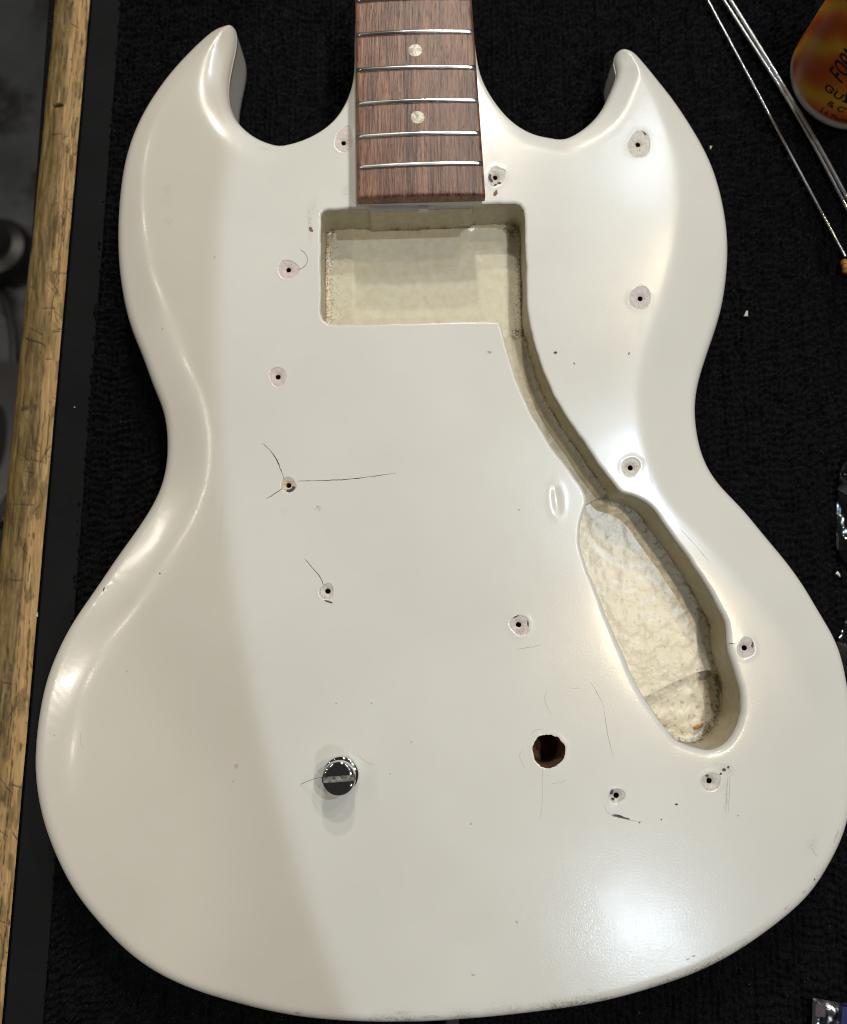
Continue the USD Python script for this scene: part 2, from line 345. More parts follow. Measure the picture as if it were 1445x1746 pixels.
bench = thing('workbench', 'wooden workbench with scarred pine rail along its left edge', 'workbench')
def make_rail():
    ys = np.arange(Y0, Y1, 0.55)
    nc = 64
    s = np.linspace(0, 1, nc)
    # cross section: flat top from right edge to about the middle, then worn round and down the front face
    W = 1.0
    top = s < 0.62
    X = np.empty((len(ys), nc)); Z = np.empty_like(X)
    r, l = rail_r(ys)[:, None], rail_l(ys)[:, None]
    u = np.where(s < 0.62, s / 0.62, 1.0)[None]
    ang = np.clip((s - 0.36) / 0.34, 0, 1)
    uu = np.where(s < 0.70, np.where(s < 0.36, s / 0.36 * 0.42, 0.42 + 0.58 * np.sin(ang * np.pi / 2)), 1.0)
    zz = np.where(s < 0.36, 0, -9.0 * (1 - np.cos(ang * np.pi / 2)))
    zz = np.where(s > 0.70, -9.0 - (s - 0.70) / 0.30 * 60.0, zz)
    X = r + (l - r) * uu[None]
    Y = np.repeat(ys[:, None], nc, 1)
    Z = np.repeat(-36.5 + zz[None], len(ys), 0)
    arc = np.repeat((s * 40)[None], len(ys), 0)
    wearband = smoothstep(0.20, 0.42, s[None] + 0.28 * (fbm(Y, arc, 30, 6, 3, 3) - 0.5)) * (1 - 0.0 * s[None])
    rough = fbm(arc, Y, 1.6, 11.0, 4, 5) - 0.5
    nz = rough * 1.9 * wearband + (fbm(arc, Y, 0.9, 16, 2, 9) - 0.5) * 0.35
    groove = np.zeros_like(Z)
    k = np.random.default_rng(21)
    for i in range(170):                                   # knife and saw cuts
        cy, ca = k.uniform(Y0, Y1), k.uniform(-1, 17)
        if i % 6 == 0:   a, ln = k.normal(0.0, 0.12), k.uniform(5, 16)     # straight across
        elif i % 6 in (1, 2): a, ln = k.uniform(0.4, 1.1) * k.choice([-1, 1], p=[.3, .7]), k.uniform(3, 14)
        else:            a, ln = np.pi / 2 + k.normal(0, 0.06), k.uniform(10, 70)
        da, dy = np.cos(a), np.sin(a)
        rows = np.abs(ys - cy) < ln + 1
        if not rows.any(): continue
        pa, py = arc[rows] - ca, Y[rows] - cy
        along, across = pa * da + py * dy, -pa * dy + py * da
        across = across + 0.25 * np.sin(along * 0.5 + i)
        g = np.exp(-(across / k.uniform(0.18, 0.42)) ** 2) * smoothstep(ln / 2, ln / 2 - 1.5, np.abs(along)) * k.uniform(0.6, 1.0)
        groove[rows] = np.maximum(groove[rows], g)
    # the wedge shaped gouge near the top of the photo
    gp = at(97, 180, -37)
    d = np.hypot((X - gp[0] - 0.5) / 3.6, (Y - gp[1]) / 1.2)
    groove = np.maximum(groove, smoothstep(1.0, 0.55, d))
    spots = smoothstep(0.72, 0.84, fbm(arc, Y, 3.5, 7.0, 4, 31)) * 0.7
    groove = np.maximum(groove, spots)
    Z = Z + np.where(s[None] < 0.85, nz, 0) - groove * 0.5 - 1.0 * smoothstep(1.0, 0.5, d)
    X = X + np.where((s[None] > 0.5), nz * 0.5, 0)
    v = np.stack([X, Y, Z], -1).reshape(-1, 3)
    tone = wearband * (1.1 + 0.6 * (fbm(arc, Y, 3, 20, 3, 12) - 0.5))
    tone = np.clip(tone + 0.75 * smoothstep(0.54, 0.66, fbm(arc, Y, 4, 10, 3, 44)), 0, 1)
    obj('rail', (v, grid_faces(len(ys), nc, True)), 'rail_pine', bench, primvars={'groove': groove.ravel(), 'wear': tone.ravel()})
make_rail()
def slab(xl, xr, z0, z1, y0=Y0, y1=Y1):
    v = [(xl(y), y, z) for y in (y0, y1) for z in (z0, z1)] + [(xr(y), y, z) for y in (y0, y1) for z in (z0, z1)]
    return trimesh.convex.convex_hull(np.array(v, float))
obj('bench_top', slab(lambda y: rail_r(y) - 3, lambda y: 420.0, -80.0, -41.0), 'raw_wood', bench, smooth=False)

ys = np.arange(Y0, Y1, 1.5)
sx = np.linspace(0, 1, 24)
X = rail_r(ys)[:, None] + 0.25 + (strip_r(ys)[:, None] + 1.2 - rail_r(ys)[:, None]) * sx[None]
Yg = np.repeat(ys[:, None], len(sx), 1)
Zg = -37.0 + 0.35 * (fbm(X, Yg, 30, 60, 2, 4) - .5) - 1.2 * smoothstep(0.05, 0.0, sx)[None]
strip = obj('rubber_strip', (np.stack([X, Yg, Zg], -1).reshape(-1, 3), grid_faces(len(ys), len(sx))), 'rubber', smooth=True)
tag(strip, 'narrow smooth black rubber strip between the wooden rail and the carpet', 'rubber strip')

# ---------------------------------------------------------------- the floor far below, left of the bench
ZF = -900.0
fl = trimesh.creation.box((3000, 3000, 20)); fl.apply_translation((-600, 0, ZF - 10))
tag(obj('floor', fl, 'concrete', smooth=False), kind='structure')
c = at(-2, 425, ZF + 40)
w = thing('caster_wheel', 'round black wheel out of focus on the dark floor below the bench', 'wheel')
pr = [(0, -40), (28, -40), (44, -34), (50, -22), (50, 0), (44, 12), (30, 18), (22, 12), (0, 12)]
t = revolve(pr, 40); t.apply_translation((c[0], c[1], ZF + 42)); obj('tyre', t, 'black_plastic', w)
t = revolve([(0, -2), (16, -2), (19, 4), (14, 9), (0, 10)], 30); t.apply_translation((c[0], c[1], ZF + 56)); obj('hub', t, 'rubber', w)
cp = [(-30, 470, ZF + 8), (0, 497, ZF + 10), (18, 545, ZF + 12), (24, 600, ZF + 14), (20, 680, ZF + 14)]
pts = spline([(*at(a, b, z), z) for a, b, z in cp], 6.0)
tag(obj('cable', tube(pts, 6.0, 10), 'black_plastic', smooth=True), 'thick black cable curving across the floor beside the rail', 'cable')
bx = trimesh.creation.box((150, 230, 90)); q = at(-45, 750, ZF + 90); bx.apply_translation((q[0], q[1], ZF + 45.5))
bx = m3.Manifold(m3.Mesh(np.asarray(bx.vertices, np.float32), np.asarray(bx.faces, np.uint32)))
tc = thing('tool_case', 'black case standing on the floor left of the bench', 'case')
obj('case_body', bx, 'black_plastic', tc)
hd = spline([(q[0] + 20, q[1] - 50, ZF + 90), (q[0] + 22, q[1] - 44, ZF + 112), (q[0] + 22, q[1] + 44, ZF + 112), (q[0] + 20, q[1] + 50, ZF + 90)], 4)
obj('handle', tube(hd, 6, 8), 'rubber', tc)
p0, p1 = at(18, 850, ZF + 260), at(-40, 930, ZF + 60)
tag(obj('stand_leg', tube([(*p0, ZF + 260), (*p1, ZF + 60)], 7, 14), 'chrome', smooth=True), 'shiny steel stand leg half hidden behind the wooden rail', 'stand leg')

# ================================================================ the bass guitar
guitar = thing('bass_guitar', 'white double horned bass guitar body, stripped of hardware, lying on black carpet', 'bass guitar')

# outline control points: px, py, bevel drop, bevel width, edge radius (mm)
OUTER = [(394,46,5,7,3),(365,56,5,8,3),(332,85,4.5,9,3.5),(299,120,4,9,4),(266,163,3.5,9,4),(239,209,3.2,9,4),(219,262,3.2,10,4.5),(208,319,3.4,11,4.5),(203,382,3.6,12.5,4.5),(203,432,3.8,14,4.5),
 (207,480,4,16,4.5),(216,530,4.3,18,4.5),(229,573,4.1,20,4.5),(246,613,4.2,20,4.5),(262,659,4.4,20,4.5),(279,699,4.8,20.5,4.5),(286,739,5.2,21,4.5),(286,786,5.6,21.5,4.5),(276,832,6,21.5,4.5),(256,872,6.4,21,4.5),(229,912,6.6,21,4.5),
 (196,958,6.3,21,4.5),(166,1003,5.6,20.5,4.5),(133,1050,4.6,20,5),(110,1090,4.2,19,5),(86,1146,3.7,18,5),(71,1209,3.1,18,5.5),(63,1286,2.4,18,6),(65,1338,2,18,6),(76,1396,1.5,18,6),(96,1452,1.1,18,6),(126,1512,.7,18,6),(166,1565,.4,18,6),
 (213,1615,.2,18,6),(266,1655,0,18,5.5),(332,1686,0,18,5),(399,1707,0,18,5),(478,1726,0,18,5),(546,1736,0,18,4.5),(629,1741,0,18,4.5),(713,1741,0,18,4.5),(796,1736,0,18,4.5),(879,1728,0,18,4.5),(958,1718,0,18,4.5),
 (1027,1706,0,18,4.5),(1128,1678,0,18,4.5),(1195,1653,0,18,4.5),(1262,1617,0,18,4.5),(1329,1569,0,18,4.5),(1380,1522,0,18,4.5),(1413,1471,0,18,4.5),(1437,1421,0,18,4.5),(1449,1370,.1,18,4.5),(1455,1310,.3,18,4.5),(1454,1250,.6,18,4.5),
 (1443,1170,1,19,4.5),(1426,1098,1.6,20,4.5),(1400,1052,2.2,21,4.5),(1372,1004,3,22,4.5),(1337,955,4,23,4.5),(1300,911,4.8,24,4.5),(1262,865,5.5,25,4.5),(1229,832,6,25,4.5),(1202,792,6.4,26,4.5),(1189,749,6.8,26,4.5),(1184,706,7,27,4.5),
 (1187,666,7,28,4.5),(1199,623,7,28,4.5),(1215,576,7,28,4.5),(1229,530,7,28,4.5),(1237,480,6.8,27,4.5),(1240,440,6.6,26,4.5),(1239,400,6.4,25,4.5),(1234,363,6.2,23,4.5),(1222,312,6,20,4.5),(1202,262,5.8,17,4.5),(1175,215,5.6,14,4),
 (1148,175,5.4,11,4),(1121,141,5.2,9,3.5),(1094,107,5,7,3),(1077,92,5,6.5,3),(1061,87,5,6.5,3)]
RIGHT_CUT = [(1061,87,5,6.5,3),(1050,93,5,7,3),(1047,112,5,9,3),(1050,130,4.8,10,3),(1039,161,4.3,10.5,3),(1027,186,3.8,11,3),(1010,208,3.2,11,3),(987,227,2.5,10,3),(960,239,1.8,9,2.6),(938,237,1.3,8,2.4),(912,231,.9,8,2.2),(879,213,.5,7,2),(852,186,.3,6,2),(832,156,.2,6,2),(819,126,.1,6,2),(811,84,0,6,2),(807,40,0,6,2)]
LEFT_CUT = [(606,40,0,6,2),(605,84,0,6,2),(604,126,.1,6,2),(598,156,.2,6,2),(590,176,.2,6,2),(576,199,.3,6,2),(553,221,.5,7,2),(523,238,.9,8,2.2),(500,246,1.4,9,2.4),(480,250,1.9,10,2.6),(465,248,2.4,11,3),(442,239,3,12,3),(419,223,3.7,12.5,3),(404,206,4.2,12,3),(394,184,4.6,12,3),(391,156,5,11.5,3),(395,123,5,10.5,3),(403,84,5,9,3),(404,60,5,7.5,3),(400,49,5,7,3),(394,46,5,7,3)]

def curve(c, step=0.8):
    c = np.array(c, float)
    xy = at(c[:, 0], c[:, 1], -(c[:, 2] + c[:, 4]))
    return spline(np.c_[xy, c[:, 2:]], step)
segs = [curve(OUTER), curve(RIGHT_CUT), curve(LEFT_CUT)]
from scipy.ndimage import gaussian_filter1d
o_ = segs[0]; i_ = np.arange(len(o_)); w_ = smoothstep(4, 24, np.minimum(i_, len(o_) - 1 - i_))[:, None]
segs[0] = o_ + w_ * (gaussian_filter1d(o_, 6, axis=0, mode='nearest') - o_)
for s_ in segs:
    s_[:, 2] = np.maximum(s_[:, 2], 0)
outline = np.vstack([segs[0], segs[1][1:], segs[2][:-1]])
body_poly = Polygon(outline[:, :2]).buffer(0)
trees = [cKDTree(s_[:, :2]) for s_ in segs]

def make_carpet():
    st = 0.62
    xs, ys = np.arange(-200, 245, st), np.arange(-215, 368, st)
    X, Y = np.meshgrid(xs, ys, indexing='ij')
    wx = X + 1.6 * (noise(X, Y, 5, 5, 1) - .5) + 0.8 * (noise(X, Y, 2, 2, 8) - .5)
    wy = Y + 2.6 * (noise(X, Y, 6, 6, 2) - .5)
    a = 1 - np.abs(2 * noise(wx, wy, 2.0, 6.0, 3) - 1) * 1.6
    b = 1 - np.abs(2 * noise(wx + 40, wy, 3.6, 2.0, 4) - 1) * 1.6
    m = smoothstep(0.52, 0.68, noise(X, Y, 7, 7, 6))
    h = np.clip(np.maximum(a * (1 - 0.35 * m), b * (0.55 + 0.45 * m)), 0, 1) ** 1.4 + 0.18 * np.cos(2 * np.pi * X / 3.4 + 2 * noise(X, Y, 9, 30, 5))
    pu = wx / 2.5
    col = np.floor(pu); fu = pu - col - .5
    ph = np.mod(np.sin(col * 12.9898) * 43758.5453, 1.0)
    dome = np.clip(1 - (2 * fu) ** 2 * 1.15, 0, 1) * (0.55 + 0.45 * np.cos(2 * np.pi * (wy / 3.7 + ph)))
    h = 0.55 * h + 0.65 * dome
    Z = Z_CARPET - 3.4 + 4.0 * h + 0.15 * (fbm(X, Y, 1.0, 1.3, 2, 11) - .5) + 0.8 * (fbm(X, Y, 60, 80, 2, 13) - .5)
    edge = strip_r(Y) + 1.3 * (noise(X * 0, Y, 1, 2.0, 21) - .5) + 1.8 * (noise(X * 0, Y, 1, 9.0, 22) - .5)
    Z = Z + (-40.5 - Z) * smoothstep(edge + 0.9, edge - 0.9, X)
    v, f = np.stack([X, Y, Z], -1).reshape(-1, 3), grid_faces(len(xs), len(ys))
    under = body_poly.buffer(-16)                       # nothing can be seen of it under the middle of the guitar
    keep = ~shapely.contains_xy(under, v[:, 0], v[:, 1])
    f = f[keep[f].all(1)]
    used = np.unique(f); new = np.zeros(len(v), int); new[used] = np.arange(len(used))
    return obj('carpet', (v[used], new[f]), 'carpet_pile', smooth=True)
tag(make_carpet(), 'black loop pile carpet covering the workbench under the guitar', 'carpet')

def px_poly(pts, z=0.0):
    a = np.array(pts, float)
    return at(a[:, 0], a[:, 1], z)

CAV = [(548,374),(549,366),(553,360),(561,357.5),(590,357),(628,355),(630,361),(716,358.5),(806,354.5),(808,350),(845,348),(878,347),(887,350),(893,358),(895,372),(896,396),(898,463),(900,529),(904,559),(918,608),(936,656),(963,706),(993,749),(1019,789),
 (1046,825),(1060,840),(1094,852),(1117,872),(1149,916),(1182,963),(1209,1006),(1229,1043),(1239,1069),(1241,1102),(1252,1139),(1262,1179),(1264,1217),(1255,1245),(1239,1267),(1216,1279),(1189,1276),(1159,1265),(1139,1245),(1116,1215),(1099,1189),(1079,1152),
 (1059,1106),(1033,1046),(1013,996),(995,953),(989,920),(992,884),(1000,857),(999,845),(986,822),(953,779),(926,739),(903,699),(883,653),(870,613),(860,576),(852,549),(779,549),(679,552),(575,554.5),(560,553),(551,545),(548,533)]
CAV = np.array(CAV, float)
i0, i1 = 18, 61                                          # the freehand part of the route: no corners
CAV = np.vstack([CAV[:i0], spline(CAV[i0:i1], 3.0), CAV[i1:]])
cav_poly = Polygon(px_poly(CAV, -1.0)).buffer(1.2).buffer(-2.2).buffer(1.0)
cav_poly = affinity.translate(cav_poly, 0, 0)
# hand routed: the edge wanders a little
def wander(poly, amp, scale, seed):
    n = int(poly.exterior.length / 0.7)
    p = np.array([poly.exterior.interpolate(k / n, normalized=True).coords[0] for k in range(n)])
    t = np.roll(p, -1, 0) - np.roll(p, 1, 0); t /= np.linalg.norm(t, axis=1, keepdims=True) + 1e-9
    nn = np.c_[t[:, 1], -t[:, 0]]
    return Polygon(p + nn * (amp * 2 * (fbm(p[:, 0], p[:, 1], scale, scale, 3, seed) - .5))[:, None]).buffer(0)
cav_poly = wander(cav_poly, 0.45, 7.0, 3)

# screw holes: px centre, patch radius x, y (px), hole offset px, patch paint, wood, label
SCREWS = [
 (586,240,16,20,(0,2),'primer','bore_dark','screw hole in grey pink bare patch left of the fingerboard',1),
 (846,301,15,17,(-1,0),'primer_grey','red_wood','chipped screw hole with red wood showing right of the fingerboard',2),
 (1091,246,19,26,(-2,-1),'primer_grey','bore_dark','screw hole in large oval bare patch on the right horn',3),
 (492,459,18,18,(0,0),'primer','bore_dark','screw hole in round pink bare patch left of the pickup cavity',4),
 (1092,508,20,20,(1,0),'primer','bore_dark','screw hole in round pink bare patch on the right bevel',5),
 (474,642,16,17,(0,0),'primer','bore_dark','screw hole in squarish pink patch on the left waist',6),
 (1076,796,16,17,(0,1),'primer_grey','bore_dark','screw hole beside the control cavity mouth',7),
 (492,827,15,13,(0,0),'primer_tan','red_wood','screw hole with long cracks running from it',8),
 (557,1009,14,14,(2,-1),'primer_grey','bore_dark','cream edged screw hole with a single crack above it',9),
 (887,1066,18,18,(-2,-1),'primer','bore_dark','screw hole in round patch with a tan chip below it',10),
 (1273,1105,15,18,(-2,0),'primer','bore_dark','screw hole right of the control cavity',11),
 (1052,1357,14,14,(0,0),'primer_grey','bore_dark','chipped screw hole above a dark crescent scratch',12),
 (1213,1333,17,17,(-2,-1),'primer_grey','bore_dark','screw hole in grey ring below the control cavity',13)]
hole_polys = []
for i, s_ in enumerate(SCREWS):
    k = np.random.default_rng(100 + i)
    th = np.linspace(0, 2 * np.pi, 56, endpoint=False)
    ph = k.uniform(0, 6.3, 3)
    r = 1 + 0.07 * np.sin(2 * th + ph[0]) + 0.05 * np.sin(3 * th + ph[1]) + 0.015 * np.sin(5 * th + ph[2]) + k.normal(0, 0.018, 56)
    if i == 0: r = r + 0.35 * np.exp(-((th - 1.2) / .35) ** 2)
    if i == 1: r = r + 0.25 * np.exp(-((th - .5) / .3) ** 2)
    hole_polys.append(Polygon(at(s_[0] + .92 * s_[2] * r * np.cos(th), s_[1] - .92 * s_[3] * r * np.sin(th), 0)).buffer(0))
SH = at(936, 1281, 0)
k = np.random.default_rng(5)
th = np.linspace(0, 2 * np.pi, 60, endpoint=False)
stud_hole_poly = Polygon(SH + np.c_[np.cos(th), np.sin(th)] * (6.9 + 0.10 * np.sin(9 * th) + 0.20 * np.sin(3 * th + 1) + 0.12 * np.sin(7 * th) + k.normal(0, .12, 60))[:, None])

def roundover(d, R):
    e = np.clip(1 - d / R, 0, 1)
    return R * (1 - np.sqrt(np.clip(1 - e * e, 0, 1)))

cav_tree = cKDTree(np.array([cav_poly.exterior.interpolate(k_ * .15).coords[0] for k_ in range(int(cav_poly.exterior.length / .15))]))
hole_tree = cKDTree(np.vstack([np.array([p.exterior.interpolate(k_ * .2).coords[0] for k_ in range(int(p.exterior.length / .2))]) for p in hole_polys + [stud_hole_poly]]))
DENT = at(950, 853, 0)

def body_depth(p):
    out = np.zeros(len(p)); edge = np.zeros(len(p))
    for s_, t_ in zip(segs, trees):
        dist, idx = t_.query(p, k=2)
        a, b = s_[idx[:, 0], :2], s_[idx[:, 1], :2]
        ab = b - a
        u = np.clip(((p - a) * ab).sum(1) / np.maximum((ab * ab).sum(1), 1e-9), 0, 1)
        d = np.linalg.norm(p - a - ab * u[:, None], axis=1)
        w_ = 1 / np.maximum(d[:, None] * 0 + dist ** 2, 1e-6)
        prm = (s_[idx, 2:] * w_[..., None]).sum(1) / w_.sum(1)[:, None]
        B, W, R = prm.T
        sfrac = 1 - d / W
        kk = 0.16 + 0.20 * smoothstep(20, -40, p[:, 0])
        ramp = 0.5 * (sfrac + np.sqrt(sfrac ** 2 + kk ** 2)) - 0.5 * (-1.5 + np.sqrt(2.25 + kk ** 2)) * (d > 0)
        ramp = np.clip(ramp - 0.0, 0, None)
        dep = B * ramp
        out = np.where(out > dep, out, dep) if s_ is segs[0] else 0.5 * (out + dep + np.sqrt((out - dep) ** 2 + 0.15)) - 0.5 * math.sqrt(0.15) * np.exp(-np.abs(out - dep))
        edge = np.maximum(edge, roundover(d, R))
    return out + edge

def height(p):
    z = -body_depth(p)
    dc = cav_tree.query(p)[0]
    lip = 1.1 + 1.1 * smoothstep(at(0, 900)[1] + 30, at(0, 1200)[1], p[:, 1])      # softer lip round the control cavity
    z -= roundover(dc, lip)
    z -= 0.35 * np.exp(-dc / 3.5) * smoothstep(60, -20, p[:, 1])
    dh = hole_tree.query(p)[0]
    z -= roundover(dh, 0.35) * 0.6
    z += 0.07 * np.exp(-((dh - 0.75) / 0.5) ** 2) * (0.3 + 1.4 * noise(p[:, 0], p[:, 1], 3, 3, 61))
    # pressed-in slot beside the wire channel
    q = p - DENT
    z -= 0.5 * np.exp(-(np.abs(q[:, 0] + 0.12 * q[:, 1]) / 1.5) ** 3 - (np.abs(q[:, 1]) / 5.2) ** 4)
    z += 0.09 * np.exp(-((np.hypot(q[:, 0] / 1.0, q[:, 1] / 2.2) - 3.3) / 1.1) ** 2)
    z += 0.10 * (fbm(p[:, 0], p[:, 1], 38, 45, 2, 17) - .5)
    return z

def make_body():
    dom = body_poly.difference(cav_poly)
    for hp in hole_polys + [stud_hole_poly]:
        dom = dom.difference(hp)
    pts = [outline[:, :2]]
    nb = len(outline)
    for d in (0.12, 0.35, 0.7, 1.15, 1.7, 2.35, 3.1, 4.0, 5.0):
        ring = body_poly.buffer(-d)
        for g in (ring.geoms if hasattr(ring, 'geoms') else [ring]):
            n = int(g.exterior.length / (0.8 if d < 1 else 0.95))
            pts.append(np.array([g.exterior.interpolate(k_ / n, normalized=True).coords[0] for k_ in range(n)]))
    inner = [cav_poly] + hole_polys + [stud_hole_poly]
    for j, hp in enumerate(inner):
        for d in ((0, 0.1, 0.3, 0.6, 1.0, 1.5, 2.1) if j == 0 else (0, 0.1, 0.35, 0.8)):
            g = hp.buffer(d) if d else hp
            n = max(40, int(g.exterior.length / (0.6 if j == 0 else 0.35)))
            pts.append(np.array([g.exterior.interpolate(k_ / n, normalized=True).coords[0] for k_ in range(n)]))
    fixed = np.vstack(pts)
    ok = np.ones(len(fixed), bool)
    ok[nb:] = shapely.contains_xy(dom.buffer(1e-4), fixed[nb:, 0], fixed[nb:, 1])
    fixed = fixed[ok]
    x0, y0, x1, y1 = dom.bounds
    sp = 1.0
    gx, gy = np.meshgrid(np.arange(x0, x1, sp), np.arange(y0, y1, sp * .866), indexing='ij')
    gx = gx + (np.arange(gx.shape[1]) % 2) * sp / 2
    g = np.stack([gx.ravel(), gy.ravel()], 1)
    g = g[shapely.contains_xy(dom, g[:, 0], g[:, 1])]
    g = g[cKDTree(fixed).query(g)[0] > 0.6]
    p = np.vstack([fixed, g])
    t = Delaunay(p).simplices
    c = p[t].mean(1)
    t = t[shapely.contains_xy(dom, c[:, 0], c[:, 1])]
    e1, e2 = p[t[:, 1]] - p[t[:, 0]], p[t[:, 2]] - p[t[:, 0]]
    ar = e1[:, 0] * e2[:, 1] - e1[:, 1] * e2[:, 0]
    t, ar = t[np.abs(ar) > 1e-6], ar[np.abs(ar) > 1e-6]
    t[ar < 0] = t[ar < 0][:, ::-1]
    z = height(p)
    v = np.c_[p, z]
    # sides and rounded back edge (shared rim vertices, so the shading runs on)
    nrm = np.roll(outline[:, :2], -1, 0) - np.roll(outline[:, :2], 1, 0)
    nrm /= np.linalg.norm(nrm, axis=1, keepdims=True) + 1e-9
    if Polygon(outline[:, :2]).exterior.is_ccw:
        inward = np.c_[-nrm[:, 1], nrm[:, 0]]
    else:
        inward = np.c_[nrm[:, 1], -nrm[:, 0]]
    rows, idx_prev = [], np.arange(nb)
    F = [t]; V = [v]; base = len(v)
    zt = z[:nb]
    for kz, inset in ((0.06, 0), (0.3, 0), (0.7, 0), (0.9, .25), (0.96, 1.0), (0.99, 2.2), (1.0, 4.0)):
        zz = zt + (-34.5 - zt) * kz
        V.append(np.c_[outline[:, :2] + inward * inset, zz])
        cur = base + np.arange(nb); base += nb
        a, b, c_, d_ = idx_prev, np.roll(idx_prev, -1), np.roll(cur, -1), cur
        f = np.vstack([np.stack([a, c_, b], 1), np.stack([a, d_, c_], 1)])
        F.append(f if not Polygon(outline[:, :2]).exterior.is_ccw else f[:, ::-1]); idx_prev = cur
    v, f = np.vstack(V), np.vstack(F)
    # make the side faces point outward
    X, Y = v[:, 0], v[:, 1]
    ox = trees[0].query(v[:, :2])[0]
    low = smoothstep(-120, -150, Y)
    # handling dirt: lower rim, and a few smears
    dirt = 0.9 * np.exp(-(ox / 3.5) ** 2) * smoothstep(-55, -150, Y) * smoothstep(-60, 20, X) * smoothstep(.40, .62, fbm(X, Y, 14, 14, 3, 8))
    dirt += 0.35 * np.exp(-(ox / 5.0) ** 2) * smoothstep(-90, -160, Y)* smoothstep(.45, .62, fbm(X, Y, 9, 9, 3, 18))
    for (sx_, sy_, rx, ry, ang, a_) in ((528,375,3,30,-.06,.45),(535,352,4,16,.1,.3),(590,325,6,12,0,.35),(283,340,10,14,0,.10),(288,378,7,8,0,.22),(284,322,8,8,0,.22),(450,250,16,3,.2,.25),(1092,560,4,16,.1,.1),(155,1140,4,26,.5,.16),(1170,1120,5,10,0,.12),(1385,1440,8,14,.5,.3),(700,410,5,5,0,.3),(484,872,5,4,0,.3),(377,890,3,40,.05,.18),(590,1285,22,9,0,.18),(1237,1310,14,7,.4,.5),(1240,1360,3,26,.1,.35)):
        c_ = at(sx_, sy_, 0); sc = 1 / 4.0
        dx, dy = (X - c_[0]), (Y - c_[1])
        ca, sa = math.cos(ang), math.sin(ang)
        dirt += a_ * np.exp(-((dx * ca - dy * sa) / (rx * sc)) ** 2 - ((dx * sa + dy * ca) / (ry * sc)) ** 2)
    peel = 0.25 + 0.75 * smoothstep(-30, 45, X + 0.15 * Y)
    return obj('body', (v, f), 'white_lacquer', guitar, primvars={'dirt': np.clip(dirt, 0, 1), 'peel': peel})
make_body()

# back of the body
bk = Polygon(outline[:, :2]).buffer(-3.5)
pts, t, _ = fill(bk, 12, 4)
obj('back', (np.c_[pts, np.full(len(pts), -34.6)], t[:, ::-1]), 'bottle_white', guitar)

# ---- the routed cavities
ring = np.array([cav_poly.exterior.interpolate(k_ * .6).coords[0] for k_ in range(int(cav_poly.exterior.length / .6))])
if not Polygon(ring).exterior.is_ccw: ring = ring[::-1]
ztop = height(ring)
ztop = -(1.1 + 1.1 * smoothstep(at(0, 900)[1] + 30, at(0, 1200)[1], ring[:, 1])) - body_depth(ring)
rows = 14
wv, wf = wall(ring, ztop + 0.05, -33.5, rows, outward=False)
wx = fbm(wv[:, 0], wv[:, 1], 6, 6, 3, 2, wv[:, 2] / 9.0) - .5
ctr = np.repeat(np.arange(rows), len(ring))
tg = np.roll(ring, -1, 0) - np.roll(ring, 1, 0); tg /= np.linalg.norm(tg, axis=1, keepdims=True) + 1e-9
nout = np.tile(np.c_[tg[:, 1], -tg[:, 0]], (rows, 1))
wv[:, :2] += nout * (0.9 * wx * (ctr > 0))[:, None]
FLOOR_P, FLOOR_C, FLOOR_K, FLOOR_D = -21.0, -18.0, -24.0, -29.0
a_pick = at(0, 565, -10)[1]
def region(poly): return cav_poly.buffer(0.6).intersection(poly)
big = 400
pick = region(Polygon([(-big, a_pick), (big, a_pick), (big, big), (-big, big)]))
k1, k2 = at(985, 868, -18), at(1090, 812, -18)
dvec = (k2 - k1) / np.linalg.norm(k2 - k1); nv = np.array([dvec[1], -dvec[0]])       # nv points down the picture
low_half = Polygon([k1 - dvec * big, k2 + dvec * big, k2 + dvec * big + nv * big, k1 - dvec * big + nv * big])
arc_px = [(1060, 1204), (1100, 1188), (1150, 1163), (1190, 1146), (1210, 1142), (1226, 1150), (1232, 1170), (1300, 1180), (1330, 1400), (1050, 1400)]
pocket_zone = Polygon(px_poly(arc_px, FLOOR_K))
control = region(low_half).difference(pocket_zone)
pocket = region(low_half).intersection(pocket_zone)
channel = cav_poly.buffer(0.6).difference(low_half).difference(pick)
ext = cKDTree(ring)
def floor_part(name, poly, z, mat, rough, seed, label, edge_dirt, slope=None):
    poly = max(poly.geoms, key=lambda g: g.area) if hasattr(poly, 'geoms') else poly
    pts, t, nb = fill(poly, 0.9)
    x, y = pts.T
    zz = z + rough * (fbm(x, y, 4, 5, 3, seed) - .5) + (slope(pts) if slope else 0)
    d = ext.query(pts)[0]
    zz = zz + 1.1 * np.exp(-d / 0.9)
    dirt = edge_dirt(pts, d)
    bp = pts[:nb]
    v = np.c_[pts, zz]
    low = np.c_[bp, np.full(nb, -34.0)]
    n = len(v)
    f = [[k_, (k_ + 1) % nb, n + k_] for k_ in range(nb)] + [[(k_ + 1) % nb, n + (k_ + 1) % nb, n + k_] for k_ in range(nb)]
    f = np.array(f)
    if Polygon(bp).exterior.is_ccw: f = f[:, ::-1]
    # the sides of the step get vertices of their own, so that its edge stays crisp
    v2 = np.vstack([v, v[:nb], low]); f2 = f.copy(); f2 = np.where(f < n, f + n, f - n + n + nb)
    dr = np.r_[dirt, np.full(2 * nb, 0.25)]
    obj(name, (v2, np.vstack([t, f2])), mat, guitar, label=label, primvars={'dirt': dr})
PL, PR, PT = at(548, 450, -21)[0], at(895, 450, -21)[0], at(700, 357, -21)[1]
